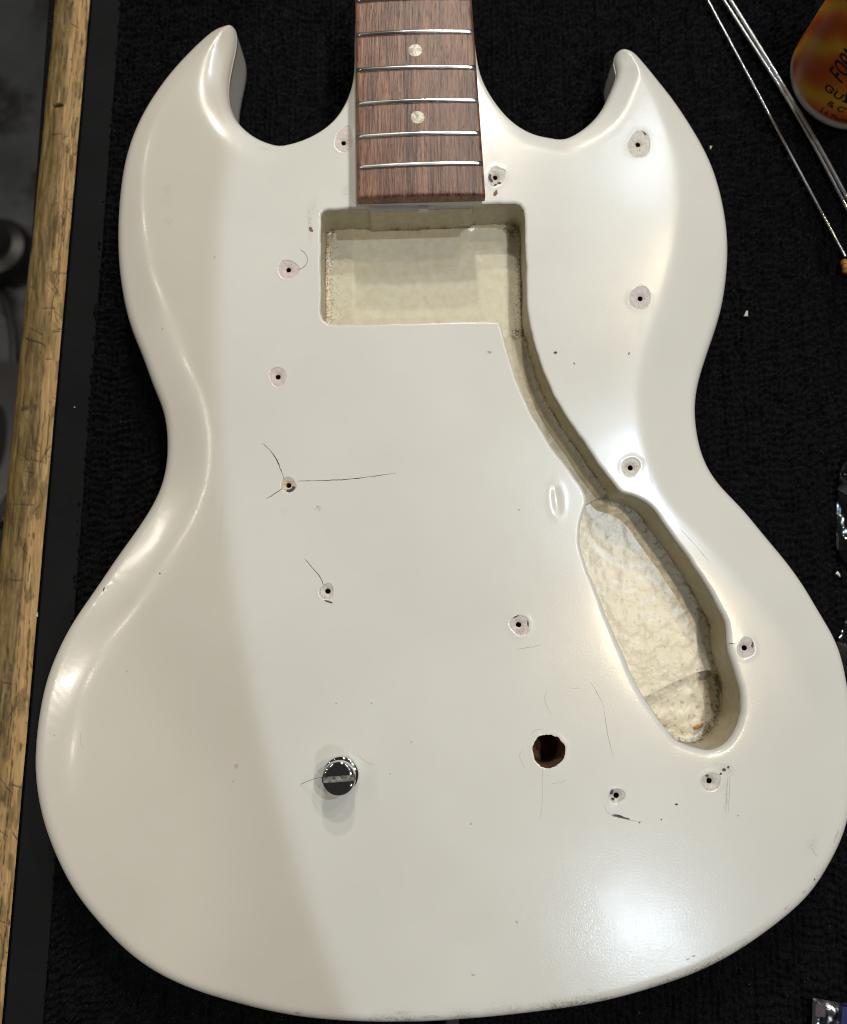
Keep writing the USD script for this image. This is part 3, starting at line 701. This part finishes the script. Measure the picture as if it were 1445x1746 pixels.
def dirt_pick(p, d):
    left = np.exp(-np.abs(p[:, 0] - PL) / 3.8); top = np.exp(-np.abs(p[:, 1] - PT) / 4.5)
    rt = np.exp(-np.abs(p[:, 0] - PR) / 3.0)
    return np.clip(1.1 * left + 0.5 * top * smoothstep(.35, .6, fbm(p[:, 0], p[:, 1], 9, 9, 3, 4)) + 0.9 * rt + 0.12 * np.exp(-d / 4), 0, 1)
floor_part('pickup_cavity', pick, FLOOR_P, 'cavity_paint', 0.22, 5, 'rectangular cream painted pickup cavity floor with brown dirt', dirt_pick)
floor_part('wire_channel', channel, FLOOR_C, 'cavity_wall_paint', 0.5, 6, 'narrow curved wire channel floor', lambda p, d: 0.15 + 0.5 * np.exp(-d / 1.2))
floor_part('control_cavity', control, FLOOR_K, 'control_paint', 0.38, 7, 'rough glossy control cavity floor', lambda p, d: 0.30 + 0.4 * np.exp(-d / 3.0))
floor_part('control_cavity_pocket', pocket, FLOOR_D, 'control_paint', 0.45, 9, 'deeper dirty end of the control cavity', lambda p, d: 0.42 + 0.5 * np.exp(-d / 3.0))
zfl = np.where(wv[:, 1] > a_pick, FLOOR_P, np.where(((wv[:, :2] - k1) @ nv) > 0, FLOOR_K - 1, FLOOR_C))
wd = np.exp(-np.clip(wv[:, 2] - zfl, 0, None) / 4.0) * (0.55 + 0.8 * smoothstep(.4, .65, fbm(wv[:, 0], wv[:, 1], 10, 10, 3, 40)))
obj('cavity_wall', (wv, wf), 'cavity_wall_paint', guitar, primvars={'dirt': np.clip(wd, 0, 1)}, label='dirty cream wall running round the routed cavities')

# ---- screw holes
for i, (s_, hp) in enumerate(zip(SCREWS, hole_polys)):
    cx_, cy_, rx, ry, off, patch, wood, lab, _ = s_
    c0 = at(cx_ + off[0], cy_ + off[1], 0)
    k = np.random.default_rng(300 + i)
    th = np.linspace(0, 2 * np.pi, 20, endpoint=False)
    br = Polygon(c0 + np.c_[np.cos(th), np.sin(th)] * (1.15 + k.normal(0, .06, 20))[:, None])
    ringp = hp.buffer(0.12).difference(br)
    pts, t, nb = fill(ringp, 0.5, 0.4)
    zb = -body_depth(pts)
    dB = np.array([br.exterior.distance(Point(*q)) for q in pts])
    zz = zb - 0.20 - 0.70 * np.exp(-dB / 0.9) + 0.10 * (fbm(pts[:, 0], pts[:, 1], .9, .9, 3, i) - .5)
    part = obj('screw_hole', (np.c_[pts, zz], t), patch, guitar, smooth=True, label=lab)
    bp = np.array(br.exterior.coords)[:-1]
    if not br.exterior.is_ccw: bp = bp[::-1]
    zt = -body_depth(bp) - 0.9
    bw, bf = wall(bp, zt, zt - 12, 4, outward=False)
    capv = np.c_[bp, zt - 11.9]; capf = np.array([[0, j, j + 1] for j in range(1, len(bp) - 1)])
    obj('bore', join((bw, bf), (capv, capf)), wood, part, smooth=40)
    if patch == 'primer_tan' or i in (9, 1):
        a0 = k.uniform(0, 6.3) if i != 9 else -1.8
        arc = np.linspace(a0, a0 + 1.6, 9)
        o = c0 + np.c_[np.cos(arc), np.sin(arc)] * 3.3; n_ = c0 + np.c_[np.cos(arc), np.sin(arc)] * (1.8 + .3 * k.random(9))[:, None]
        pg = np.vstack([o, n_[::-1]])
        pts, t, _ = fill(Polygon(pg).buffer(0), .5)
        obj('chip', (np.c_[pts, -body_depth(pts) - .12 + .05 * k.random(len(pts))], t), 'primer_tan' if i == 9 else 'chip_dark', part, smooth=True)

# tiny hole in the dent
br = np.array([DENT + 0.45 * np.array([math.cos(a), math.sin(a)]) for a in np.linspace(0, 6.283, 12, endpoint=False)])
obj('pin_hole', (np.c_[br, np.full(12, -0.62)], np.array([[0, j, j + 1] for j in range(1, 11)])), 'bore_dark', guitar, smooth=False, label='pin prick hole inside a pressed dent')

# empty bridge stud hole
bp = np.array(stud_hole_poly.exterior.coords)[:-1]
bw, bf = wall(bp, height(bp) + .02, -24, 8, outward=False)
bw[len(bp):, :2] += (SH - bw[len(bp):, :2]) * (0.06 + .12 * (fbm(bw[len(bp):, 0], bw[len(bp):, 1], 1.2, 1.2, 3, 3, bw[len(bp):, 2] / 6) - .5))[:, None]
cap = np.c_[bp, np.full(len(bp), -23.9)]
obj('bridge_stud_hole', join((bw, bf), (cap, np.array([[0, j, j + 1] for j in range(1, len(bp) - 1)]))), 'raw_wood', guitar, smooth=40, label='empty round hole with splintered brown wood where a bridge stud was')

# ---- chrome bridge stud with a screwdriver slot
ST = at(583, 1319, 0)
prof = [(0, -1), (7.4, -1), (7.4, 3.6), (7.1, 4.3), (6.4, 4.6), (5.3, 5.0), (5.1, 6.2), (5.3, 8.6), (6.2, 9.0), (6.75, 9.5), (6.85, 10.2), (6.85, 13.0), (6.6, 13.7), (6.1, 14.05), (5.2, 14.2), (0, 14.2)]
flange = revolve([(0, -1), (7.4, -1), (7.4, 3.4), (7.25, 4.1), (6.8, 4.5), (5.4, 4.7), (0, 4.7)], 64)
flange.apply_translation((*ST, 0))
post = revolve([(0, 4), (5.2, 4), (5.2, 8.7), (6.1, 9.0), (6.65, 9.4), (6.85, 10.0), (6.85, 13.0), (6.65, 13.7), (6.2, 14.1), (5.4, 14.3), (0, 14.3)], 64)
mp = m3.Manifold(m3.Mesh(np.asarray(post.vertices, np.float32), np.asarray(post.faces, np.uint32)))
cut = m3.Manifold.cube((20, 2.3, 4), True).translate((0, 0, 14.3 + .2)).rotate((0, 0, 4))
hs = (mp - cut).translate((*ST, 0))
stud = obj('bridge_stud', hs, 'chrome', guitar, smooth=35, label='chrome bridge stud with a slotted round head')
obj('stud_flange', flange, 'chrome', stud, smooth=35)
sl = trimesh.creation.box((12.6, 2.2, 0.1)); sl.apply_transform(trimesh.transformations.rotation_matrix(math.radians(4), (0, 0, 1))); sl.apply_translation((*ST, 12.57))
obj('slot', sl, 'slot_metal', stud, smooth=False)

# ---- neck and fingerboard
ZB = 14.0
FL, FR = ((605, -60), (609, 337)), ((801, -60), (828.5, 331))
def board_pt(s, t, z=ZB):
    a, b = at(*FL[0], ZB), at(*FL[1], ZB); c, d = at(*FR[0], ZB), at(*FR[1], ZB)
    l = a + (b - a) * np.asarray(s)[..., None]; r = c + (d - c) * np.asarray(s)[..., None]
    return l + (r - l) * np.asarray(t)[..., None]
def camber(t): return 1.25 * (1 - (2 * np.asarray(t) - 1) ** 2) - 0.6
nS, nT = 60, 33
sv = np.r_[np.linspace(0, 0.985, nS - 6), 0.990, 0.994, 0.997, 0.999, 0.9997, 1.0]
tv = np.r_[0, .004, .012, .025, np.linspace(.05, .95, nT - 8), .975, .988, .996, 1]
S, T = np.meshgrid(sv, tv, indexing='ij')
xy = board_pt(S, T)
rz = ZB + camber(T) - 0.9 * np.clip(1 - np.minimum(T, 1 - T) / .02, 0, 1) ** 2 - 1.2 * np.clip((S - 0.988) / .012, 0, 1) ** 2
top = np.c_[xy.reshape(-1, 2), rz.ravel()]
per = np.r_[[i_ * nT for i_ in range(nS)], [(nS - 1) * nT + j for j in range(1, nT)], [i_ * nT + nT - 1 for i_ in range(nS - 2, -1, -1)], [j for j in range(nT - 2, 0, -1)]]
low = top[per].copy(); low[:, 2] = 8.0
n = len(top); m_ = len(per)
sidev = np.vstack([top[per], low])
sidef = np.array([[k_, (k_ + 1) % m_, m_ + k_] for k_ in range(m_)] + [[(k_ + 1) % m_, m_ + (k_ + 1) % m_, m_ + k_] for k_ in range(m_)])
fb = obj('fingerboard', join((top, grid_faces(nS, nT)), (sidev, sidef[:, ::-1])), 'rosewood', guitar, smooth=40)
def px_to_st(px, py):
    q = at(px, py, ZB)
    a, b = at(*FL[0], ZB), at(*FL[1], ZB); c, d = at(*FR[0], ZB), at(*FR[1], ZB)
    from scipy.optimize import fsolve
    return fsolve(lambda u: (a + (b - a) * u[0]) * (1 - u[1]) + (c + (d - c) * u[0]) * u[1] - q, (0.5, 0.5))
for (yl, yr) in ((0.5, -5.5), (59, 53), (118.6, 113.8), (176.5, 170), (232.5, 226), (285, 277.5)):
    s0, s1 = px_to_st(607.5, yl)[0], px_to_st(815, yr)[0]
    nt, na = 41, 9
    tt = np.linspace(0.004, 0.996, nt)
    ss = s0 + (s1 - s0) * tt
    cen = board_pt(ss, tt)
    a = np.linspace(0, np.pi, na)
    endf = np.clip(np.minimum(tt, 1 - tt) / .022, 0.25, 1)
    v = np.empty((nt, na, 3))
    for k_ in range(na):
        v[:, k_, 0] = cen[:, 0]
        v[:, k_, 1] = cen[:, 1] + 1.2 * np.cos(a[k_])
        v[:, k_, 2] = ZB + camber(tt) - 0.25 + (1.25 * math.sin(a[k_]) ** .8) * endf
    obj('fret', (v.reshape(-1, 3), grid_faces(nt, na, False)), 'fret_nickel', fb, smooth=60)
for (dx_, dy_) in ((708.5, 87), (712.5, 201)):
    u = px_to_st(dx_, dy_); c_ = board_pt(np.array(u[0]), np.array(u[1]))
    d_ = trimesh.creation.cylinder(3.05, 1.0, sections=40); d_.apply_translation((*c_, ZB + float(camber(u[1])) - .5 + .05))
    obj('inlay_dot', d_, 'pearl', fb, smooth=30)
# painted neck below the fingerboard, its heel ending at the pickup cavity
e = 0.6
L0, L1 = board_pt(np.array(0.0), np.array(0.0)), board_pt(np.array(1.0), np.array(0.0))
R0, R1 = board_pt(np.array(0.0), np.array(1.0)), board_pt(np.array(1.0), np.array(1.0))
ym = at(700, 351, 0)[1]
nk = m3.Manifold.hull_points([(L0[0] + .5, L0[1], 8.1), (R0[0] - .5, R0[1], 8.1), (L0[0] + 6, L0[1], -14), (R0[0] - 6, R0[1], -14), (L0[0] + .8, L0[1], -4), (R0[0] - .8, R0[1], -4),
     (L1[0] + .6, L1[1] + 1.2, 8.1), (R1[0] - .6, R1[1] + 1.2, 8.1), (L1[0] + 1.2, ym, 0.0), (R1[0] - 1.2, ym, 0.0), (L1[0] + 1.2, ym + .3, -1.2), (R1[0] - 1.2, ym + .3, -1.2), (L1[0] + 5, ym + 60, -18), (R1[0] - 5, ym + 60, -18)])
obj('neck', nk, 'bottle_white', guitar, smooth=30, label='white painted neck under the fingerboard')
tb = trimesh.creation.box((4.6, 3.0, 2.2)); q = at(722, 354, 0); tb.apply_translation((*q, -0.4))
obj('paint_lump', tb, 'bottle_white', guitar, smooth=False)

# ---- cracks, scratches and chips in the lacquer
def surface_line(pts, lift=0.02):
    p = spline([at(a, b, -1) for a, b in pts], 0.8) if len(pts) > 2 else np.linspace(at(*pts[0], 0), at(*pts[1], 0), 12)
    return np.c_[p, height(p) + lift]
def crack(pts, r=0.11, mat='crack_line', name='crack'):
    line = surface_line(pts)
    taper = np.sin(np.linspace(0.35, np.pi * .97, len(line))) ** .5
    jit = np.random.default_rng(len(pts) + int(pts[0][0])).normal(0, .05, (len(line), 2))
    line[:, :2] += jit
    obj(name, tube(line, r * (0.75 if mat == 'faint_crack' else 1) * np.clip(taper, .25, 1) * np.clip(1 + 0.9 * (noise(line[:, 0], line[:, 1], 1.6, 1.6, 5) - .5), .4, 1.5), 5), mat, guitar, smooth=True)
crack([(485, 816), (478, 797), (470, 780), (459, 766), (448, 756)], .16)
crack([(508, 821), (545, 820), (590, 818), (635, 813), (676, 807)], .15)
crack([(482, 834), (470, 842), (455, 851)], .15)
crack([(552, 997), (547, 985), (535, 970), (521, 954)], .15)
crack([(926, 1310), (925, 1340), (924, 1372), (921, 1398)], .09, 'faint_crack')
crack([(932, 1178), (929, 1190), (934, 1207), (942, 1218)], .09, 'faint_crack')
crack([(1008, 1165), (1024, 1192), (1030, 1210)], .12, 'faint_crack')
crack([(1030, 1212), (1034, 1240), (1040, 1270), (1046, 1290)], .12, 'faint_crack')
crack([(1256, 1098), (1245, 1097)], .14); crack([(972, 1173), (989, 1174)], .09, 'faint_crack')
crack([(882, 1107), (905, 1103), (926, 1099)], .12, 'faint_crack')
crack([(610, 1285), (622, 1297), (633, 1302), (640, 1303)], .10, 'faint_crack')
crack([(1160, 903), (1185, 930), (1208, 958)], .12, 'faint_crack', 'scratch')
crack([(1240, 1325), (1238, 1355), (1236, 1385)], .10, 'faint_crack', 'scratch')
crack([(1244, 1322), (1243, 1350), (1241, 1384)], .08, 'faint_crack', 'scratch')
crack([(1012, 1690), (1003, 1685), (996, 1682)], .12, 'faint_crack', 'scratch')
crack([(1030, 1372), (1036, 1385), (1062, 1395), (1094, 1401)], .13, 'faint_crack', 'scratch')
crack([(895, 1310), (890, 1300), (886, 1288), (893, 1276)], .08, 'faint_crack'); crack([(940, 1335), (955, 1334), (968, 1329)], .09, 'faint_crack')
crack([(903, 1255), (912, 1245), (926, 1243)], .08, 'faint_crack'); crack([(1105, 805), (1110, 820), (1114, 832)], .08, 'faint_crack')
crack([(140, 1248), (139, 1262), (144, 1277)], .09, 'faint_crack', 'scratch')
crack([(1382, 1440), (1388, 1455), (1396, 1460)], .1, 'faint_crack', 'scratch')
def chip(px, py, rx, ry, ang=0.0, mat='chip_dark', lift=0.03, seed=0):
    k = np.random.default_rng(seed + int(px))
    th = np.linspace(0, 2 * np.pi, 14, endpoint=False)
    r = 1 + k.normal(0, .16, 14)
    x, y = rx * r * np.cos(th), ry * r * np.sin(th)
    p = at(px + x * math.cos(ang) - y * math.sin(ang), py + x * math.sin(ang) + y * math.cos(ang), -1)
    c_ = p.mean(0)
    pp = np.vstack([c_, p]); zz = (height(pp) if lift > 0 else -body_depth(pp)) + lift; zz[0] += 0.02
    obj('chip', (np.c_[pp, zz], np.array([[0, 1 + (j + 1) % 14, 1 + j] for j in range(14)])), mat, guitar, smooth=False)
for a in ((845, 331, 3.5, 5, .4, 'chip_brown'), (797, 351.5, 3.5, 2.5, 0, 'chip_dark'), (531, 393, 3, 4.5, -.4, 'chip_brown'), (947, 602.5, 3, 2.6), (1072, 604, 1.2, 2.8, .3), (979, 621, 1.4, 1.4), (1153, 1371, 2.4, 2.2), (1127, 1397, 1.6, 1.2),
          (1056, 1392, 15, 2.6, .26), (172, 1004, 1.2, 3.4, .3), (273, 978, 1.3, 1.6), (92, 1254, 1.2, 1.2, 0, 'faint_crack'), (399, 1332, 1.3, 1.3, 0, 'faint_crack'), (835, 602, 4, 2.4, .2, 'faint_crack'), (803, 1404, 1.4, 2.2, .3, 'faint_crack'), (881, 1571, 1.4, 3, -.5, 'faint_crack'), (807, 1661, 3.5, 1.3, .3, 'faint_crack'),
          (634, 1199, 1.4, 1.4, 0, 'faint_crack'), (702, 1265, 1.2, 1.4, 0, 'faint_crack'), (666, 1319, 1.2, 1.2, 0, 'faint_crack'), (574, 1199, 1.6, 1.2, 0, 'faint_crack'), (1258, 1390, 1.4, 1.4, 0, 'faint_crack'), (1388, 1499, 1.4, 1.8), (1340, 1547, 5, 3.5, -.7, 'primer'), (1371, 1520, 4, 3, -.8, 'primer'), (1172, 1634, 3, 1.5, -.3, 'faint_crack'), (1182, 1629, 3, 1.5, -.3, 'faint_crack'),
          (1090, 1403 - 1, 1.5, 1.0), (885, 870, 1.6, 1.6, 0, 'faint_crack'), (277, 560, 1.2, 1.4, 0, 'faint_crack'), (367, 440, 1.6, 1.6, 0, 'faint_crack'), (218, 1145, 1.2, 1.6, 0, 'faint_crack'), (404, 1306, 4, 4, 0, 'primer_grey'), (544, 867, 5, 4, 0, 'primer_grey'),
          (686, 1726, 12, 3.5, .02, 'primer_grey'), (735, 1733, 16, 3, 0, 'primer_grey'), (662, 1735, 7, 2, 0, 'primer_grey'), (795, 1732, 9, 2.2, -.1, 'primer_grey'), (508, 1727, 5, 1.8, .1, 'faint_crack'), (1115, 1678, 8, 2, -.2, 'primer_grey'), (1425, 1425, 2.2, 11, .3, 'primer_grey')):
    chip(*a)
for a in ((1043, 1350, 3, 5, .3), (1045, 1362, 3, 2.5), (853, 314, 5, 2, .3), (845, 317, 3, 2), (901, 1062, 2, 5.5), (879, 1051, 5, 2, -.3), (1283, 1098, 2, 6, .2), (1205, 1322, 3, 2, .4), (1098, 226, 2, 7, -.5)):
    chip(*a[:4], a[4] if len(a) > 4 else 0, 'chip_dark', -0.12)
for a in ((1234, 1312, 3.5, 2.5, .3), (1228, 1319, 2.5, 2, 0), (1241, 1308, 2, 2, 0), (561, 1026, 7, 1.6, .3)):
    chip(*a)
# strap button at the tail
sb = revolve([(0, 0), (5.5, 0), (3.6, 3), (3.4, 7), (7.0, 10), (7.0, 11.5), (5.5, 12.5), (0, 12.5)], 32)
sb.apply_transform(trimesh.transformations.rotation_matrix(math.pi / 2, (1, 0, 0)))
q = at(772, 1738, -20); sb.apply_translation((q[0], body_poly.bounds[1] + .3, -20))
obj('strap_button', sb, 'chrome', guitar)
# dust clots in the cavities
k = np.random.default_rng(77)
for (px_, py_, z_, n_, sp_) in ((873, 398, FLOOR_P, 9, 5), (566, 400, FLOOR_P, 5, 4), (884, 575, FLOOR_C, 9, 4), (1207, 1243, FLOOR_D, 6, 4)):
    fibres = []
    for j in range(n_):
        c_ = at(px_ + k.normal(0, sp_), py_ + k.normal(0, sp_), z_ + 1); a_ = k.uniform(0, 6.3, 4)
        st = np.cumsum(np.c_[np.cos(np.cumsum(a_ * .4)), np.sin(np.cumsum(a_ * .4)), k.normal(0, .25, 4)] * 1.1, 0)
        fibres.append(tube(spline(np.c_[c_[0] + st[:, 0], c_[1] + st[:, 1], z_ + 1.2 + np.abs(st[:, 2])], .3), .10, 4))
    tag(obj('dust_fluff', join(*fibres), 'hair_dark', smooth=True), {873: 'dark dust fluff in the upper right corner of the pickup cavity', 566: 'dark dust fluff in the upper left corner of the pickup cavity', 884: 'dark dust fluff at the top of the wire channel', 1207: 'dark dust fluff in the deep end of the control cavity'}[px_], 'dust')
sv_ = m3.Manifold.hull_points([(*at(1186, 1245, FLOOR_D + 1), FLOOR_D + 1.0), (*at(1183, 1240, FLOOR_D + 1), FLOOR_D + 1.2), (*at(1200, 1233, FLOOR_D + 2), FLOOR_D + 1.6), (*at(1202, 1237, FLOOR_D + 2), FLOOR_D + 1.2), (*at(1190, 1241, FLOOR_D + 2), FLOOR_D + 2.2)])
tag(obj('wood_splinter', sv_, 'silk', smooth=False), 'small tan wood splinter in the deep end of the control cavity', 'splinter')

# loose hairs
h1 = [(514, 428), (521, 433), (525, 443), (523, 452), (517, 458), (510, 461)]
tag(obj('hair', tube(surface_line(h1, .12), .09, 5), 'hair_dark', smooth=True), 'short curled hair beside the pink screw hole left of the pickup cavity', 'hair')
l2 = spline([(*at(513, 1338, 1), .3), (*at(530, 1330, 6), 6), (*at(549, 1326, 13), 12.9), (*at(560, 1327, 14), 13.2)], .8)
tag(obj('hair', tube(l2, .10, 5), 'hair_dark', smooth=True), 'short hair sticking out of the chrome stud slot', 'hair')

# ================================================================ things round the guitar
# ---- polish bottle standing on the carpet
BR = 31.0
bc = at(1446, 132, -35.5)
bottle = thing('polish_bottle', 'upright white plastic bottle with orange flame coloured label, top right', 'bottle')
prof = [(0, 0), (BR - 3, 0), (BR - 1, .7), (BR - .2, 2.2), (BR, 4), (BR, 122), (BR - 2, 130), (BR - 9, 139), (13, 144), (12, 147), (12, 150), (0, 150)]
t = revolve(prof, 96); t.apply_translation((*bc, -35.5)); obj('bottle_body', t, 'bottle_white', bottle, smooth=40)
t = revolve([(0, 0), (14, 0), (14, 20), (11, 24), (5, 26), (5, 40), (3, 46), (0, 46)], 48); t.apply_translation((*bc, 114.6)); obj('cap', t, 'black_plastic', bottle)
th = np.linspace(math.radians(120), math.radians(372), 110)
zl = np.linspace(6.5, 118, 30)
TH, ZL = np.meshgrid(th, zl, indexing='ij')
lv = np.stack([bc[0] + (BR + .18) * np.cos(TH), bc[1] + (BR + .18) * np.sin(TH), -35.5 + ZL], -1).reshape(-1, 3)
lab = obj('label', (lv, grid_faces(len(th), len(zl))), 'label_print', bottle, smooth=True)
def wrap(text, height, th0, z0, vertical=False, sx_=1.0, shear=0.0, bold=True):
    m = meshkit.text_mesh(text, height, 0.05, bold)
    v, f = trimesh.remesh.subdivide_to_size(m.vertices, m.faces, max_edge=1.2)
    x, y, z = v[:, 0] * sx_, v[:, 1], v[:, 2]
    x = x + shear * y
    a, h = (-y, x) if vertical else (x, y)
    r = BR + .22 + z
    th_ = th0 + a / BR
    return np.stack([bc[0] + r * np.cos(th_), bc[1] + r * np.sin(th_), -35.5 + z0 + h], -1), f
TXT = [('FORMULA', 8.6, math.radians(231.5), 29.5, True, .60, .1), ('GUITAR', 4.2, math.radians(220.5), 20.6, False, 1.25, 0), ('& C', 3.4, math.radians(231.5), 14.0, False, 1.25, 0), ('16 fluid oz', 2.6, math.radians(229), 8.0, False, 1.2, 0)]
for tx in TXT:
    obj('lettering', wrap(*tx), 'ink', lab, smooth=False)
disc = [(math.radians(254) + 7.5 / BR * math.cos(a), 27 + 7.5 * math.sin(a)) for a in np.linspace(0, 6.283, 40, endpoint=False)]
dv = np.array([(bc[0] + (BR + .26) * math.cos(a), bc[1] + (BR + .26) * math.sin(a), -35.5 + z) for a, z in [(math.radians(254), 27)] + disc])
obj('black_disc', (dv, np.array([[0, 1 + j, 1 + (j + 1) % 40] for j in range(40)])), 'ink', lab, smooth=True)

# ---- bass strings lying on the carpet
def string(pts, r, label, zc=-34.6):
    x = thing('bass_string', label, 'bass string', None)
    p = spline([(*at(a, b, zc), zc) for a, b in pts], 4.0)
    obj('winding', tube(p, r, 12), 'string_steel', x, smooth=True)
    return x
s1 = string([(1187, -40), (1207.5, 0), (1325, 219), (1401, 361), (1442, 437)], .72, 'leftmost steel bass string, ending in an orange wrapped ball')
e1 = at(1448, 457, -33.5)
lumps = [m3.Manifold.sphere(1.6 + .5 * k.random(), 20).translate((e1[0] + k.normal(0, 1.3), e1[1] + k.normal(0, 1.3), -33.6 + k.normal(0, .6))) for _ in range(14)]
obj('ball_end', m3.Manifold.batch_boolean(lumps, m3.OpType.Add), 'silk', s1, smooth=50)
string([(1210, -40), (1235, 0), (1289, 84), (1342, 168), (1394, 258), (1450, 366), (1475, 420)], .85, 'bass string in the middle of the three, passing closest in front of the bottle')
string([(1222, -40), (1246.5, 0), (1296, 80), (1341, 154), (1398, 250), (1453, 352), (1480, 405)], .95, 'rightmost bass string, running close under the orange bottle', -34.4)

# ---- crumpled clear bags at the right edge
def film(poly_px, hgt, seed, z0=-34.5):
    P_ = Polygon(px_poly(poly_px, z0))
    pts, t, nb = fill(P_, 0.9)
    d = np.array([P_.exterior.distance(Point(*q)) for q in pts])
    x, y = pts.T
    kf = np.random.default_rng(seed)
    zc = 0
    for _ in range(9):
        a_, per, ph_ = kf.uniform(0, np.pi), kf.uniform(7, 26), kf.uniform(0, 1)
        u_ = (x * np.cos(a_) + y * np.sin(a_)) / per + ph_ + 0.5 * (noise(x, y, 14, 14, seed) - .5)
        zc = zc + per * 0.10 * np.abs(2 * (u_ - np.floor(u_)) - 1) ** .8
    zc = zc - zc.mean()
    z = z0 + hgt * (1 - np.exp(-d / 9)) + np.clip(zc, -2.5, 3.5) * (1 - np.exp(-d / 2.0)) + 0.4
    return np.c_[pts, z], t
tag(obj('plastic_bag', film([(1446, 770), (1436, 790), (1429, 830), (1427, 880), (1426, 930), (1434, 950), (1448, 966), (1520, 985), (1600, 960), (1610, 820), (1530, 760)], 9, 4), 'clear_film', smooth=50), 'crumpled clear plastic bag at the right edge beside the waist', 'plastic bag')
tag(obj('plastic_bag', film([(1446, 1052), (1436, 1075), (1428, 1095), (1428, 1115), (1438, 1135), (1446, 1160), (1520, 1190), (1600, 1140), (1600, 1050), (1500, 1030)], 7, 14), 'clear_film', smooth=50), 'smaller crumpled clear bag at the right edge, touching the lower bout', 'plastic bag')

# ---- foil packet bottom right
pk = thing('foil_packet', 'silver foil packet with dark square print, bottom right corner', 'packet')
fo = [(1386, 1701), (1441, 1711), (1540, 1730), (1530, 1860), (1380, 1840), (1384, 1750)]
v, f = film(fo, 3.0, 31, -34.2)
obj('foil_sheet', (v, f), 'foil', pk, smooth=False)
ztop_p = v[:, 2].max()
q0 = px_poly([(1392, 1712), (1409, 1712), (1408, 1735), (1391, 1733)], ztop_p + .1)
obj('dark_print', (np.c_[q0, np.full(4, ztop_p + .15)], np.array([[0, 2, 1], [0, 3, 2]])), 'chip_dark', pk, smooth=False)
q0 = px_poly([(1437, 1716), (1500, 1722), (1500, 1850), (1424, 1850)], ztop_p + .4)
bl = trimesh.creation.extrude_polygon(Polygon(q0), 3.0); bl.apply_translation((0, 0, ztop_p - 2.2))
obj('blue_insert', bl, 'blue_plastic', pk, smooth=False)

# ---- crumbs
for (px_, py_, r_, lb) in ((1272, 533, 1.0, 'pale paint crumb on the carpet right of the upper waist'), (64, 1047, .7, 'tiny white crumb on the rubber strip beside the lower bout'), (1212, 252, .6, 'tiny white crumb on the carpet beside the right horn'), (1430, 978, .8, 'thin white flake on the carpet below the larger clear bag'), (128, 694, .45, 'white dust speck on the rubber strip beside the waist')):
    z_ = -35.0 if px_ > 200 else -36.6
    c_ = at(px_, py_, z_)
    hh = m3.Manifold.hull_points([(c_[0] + k.normal(0, r_ * .6), c_[1] + k.normal(0, r_ * .9), z_ + .5 * abs(k.normal(0, r_))) for _ in range(14)])
    tag(obj('crumb', hh, 'crumb', smooth=False), lb, 'crumb')
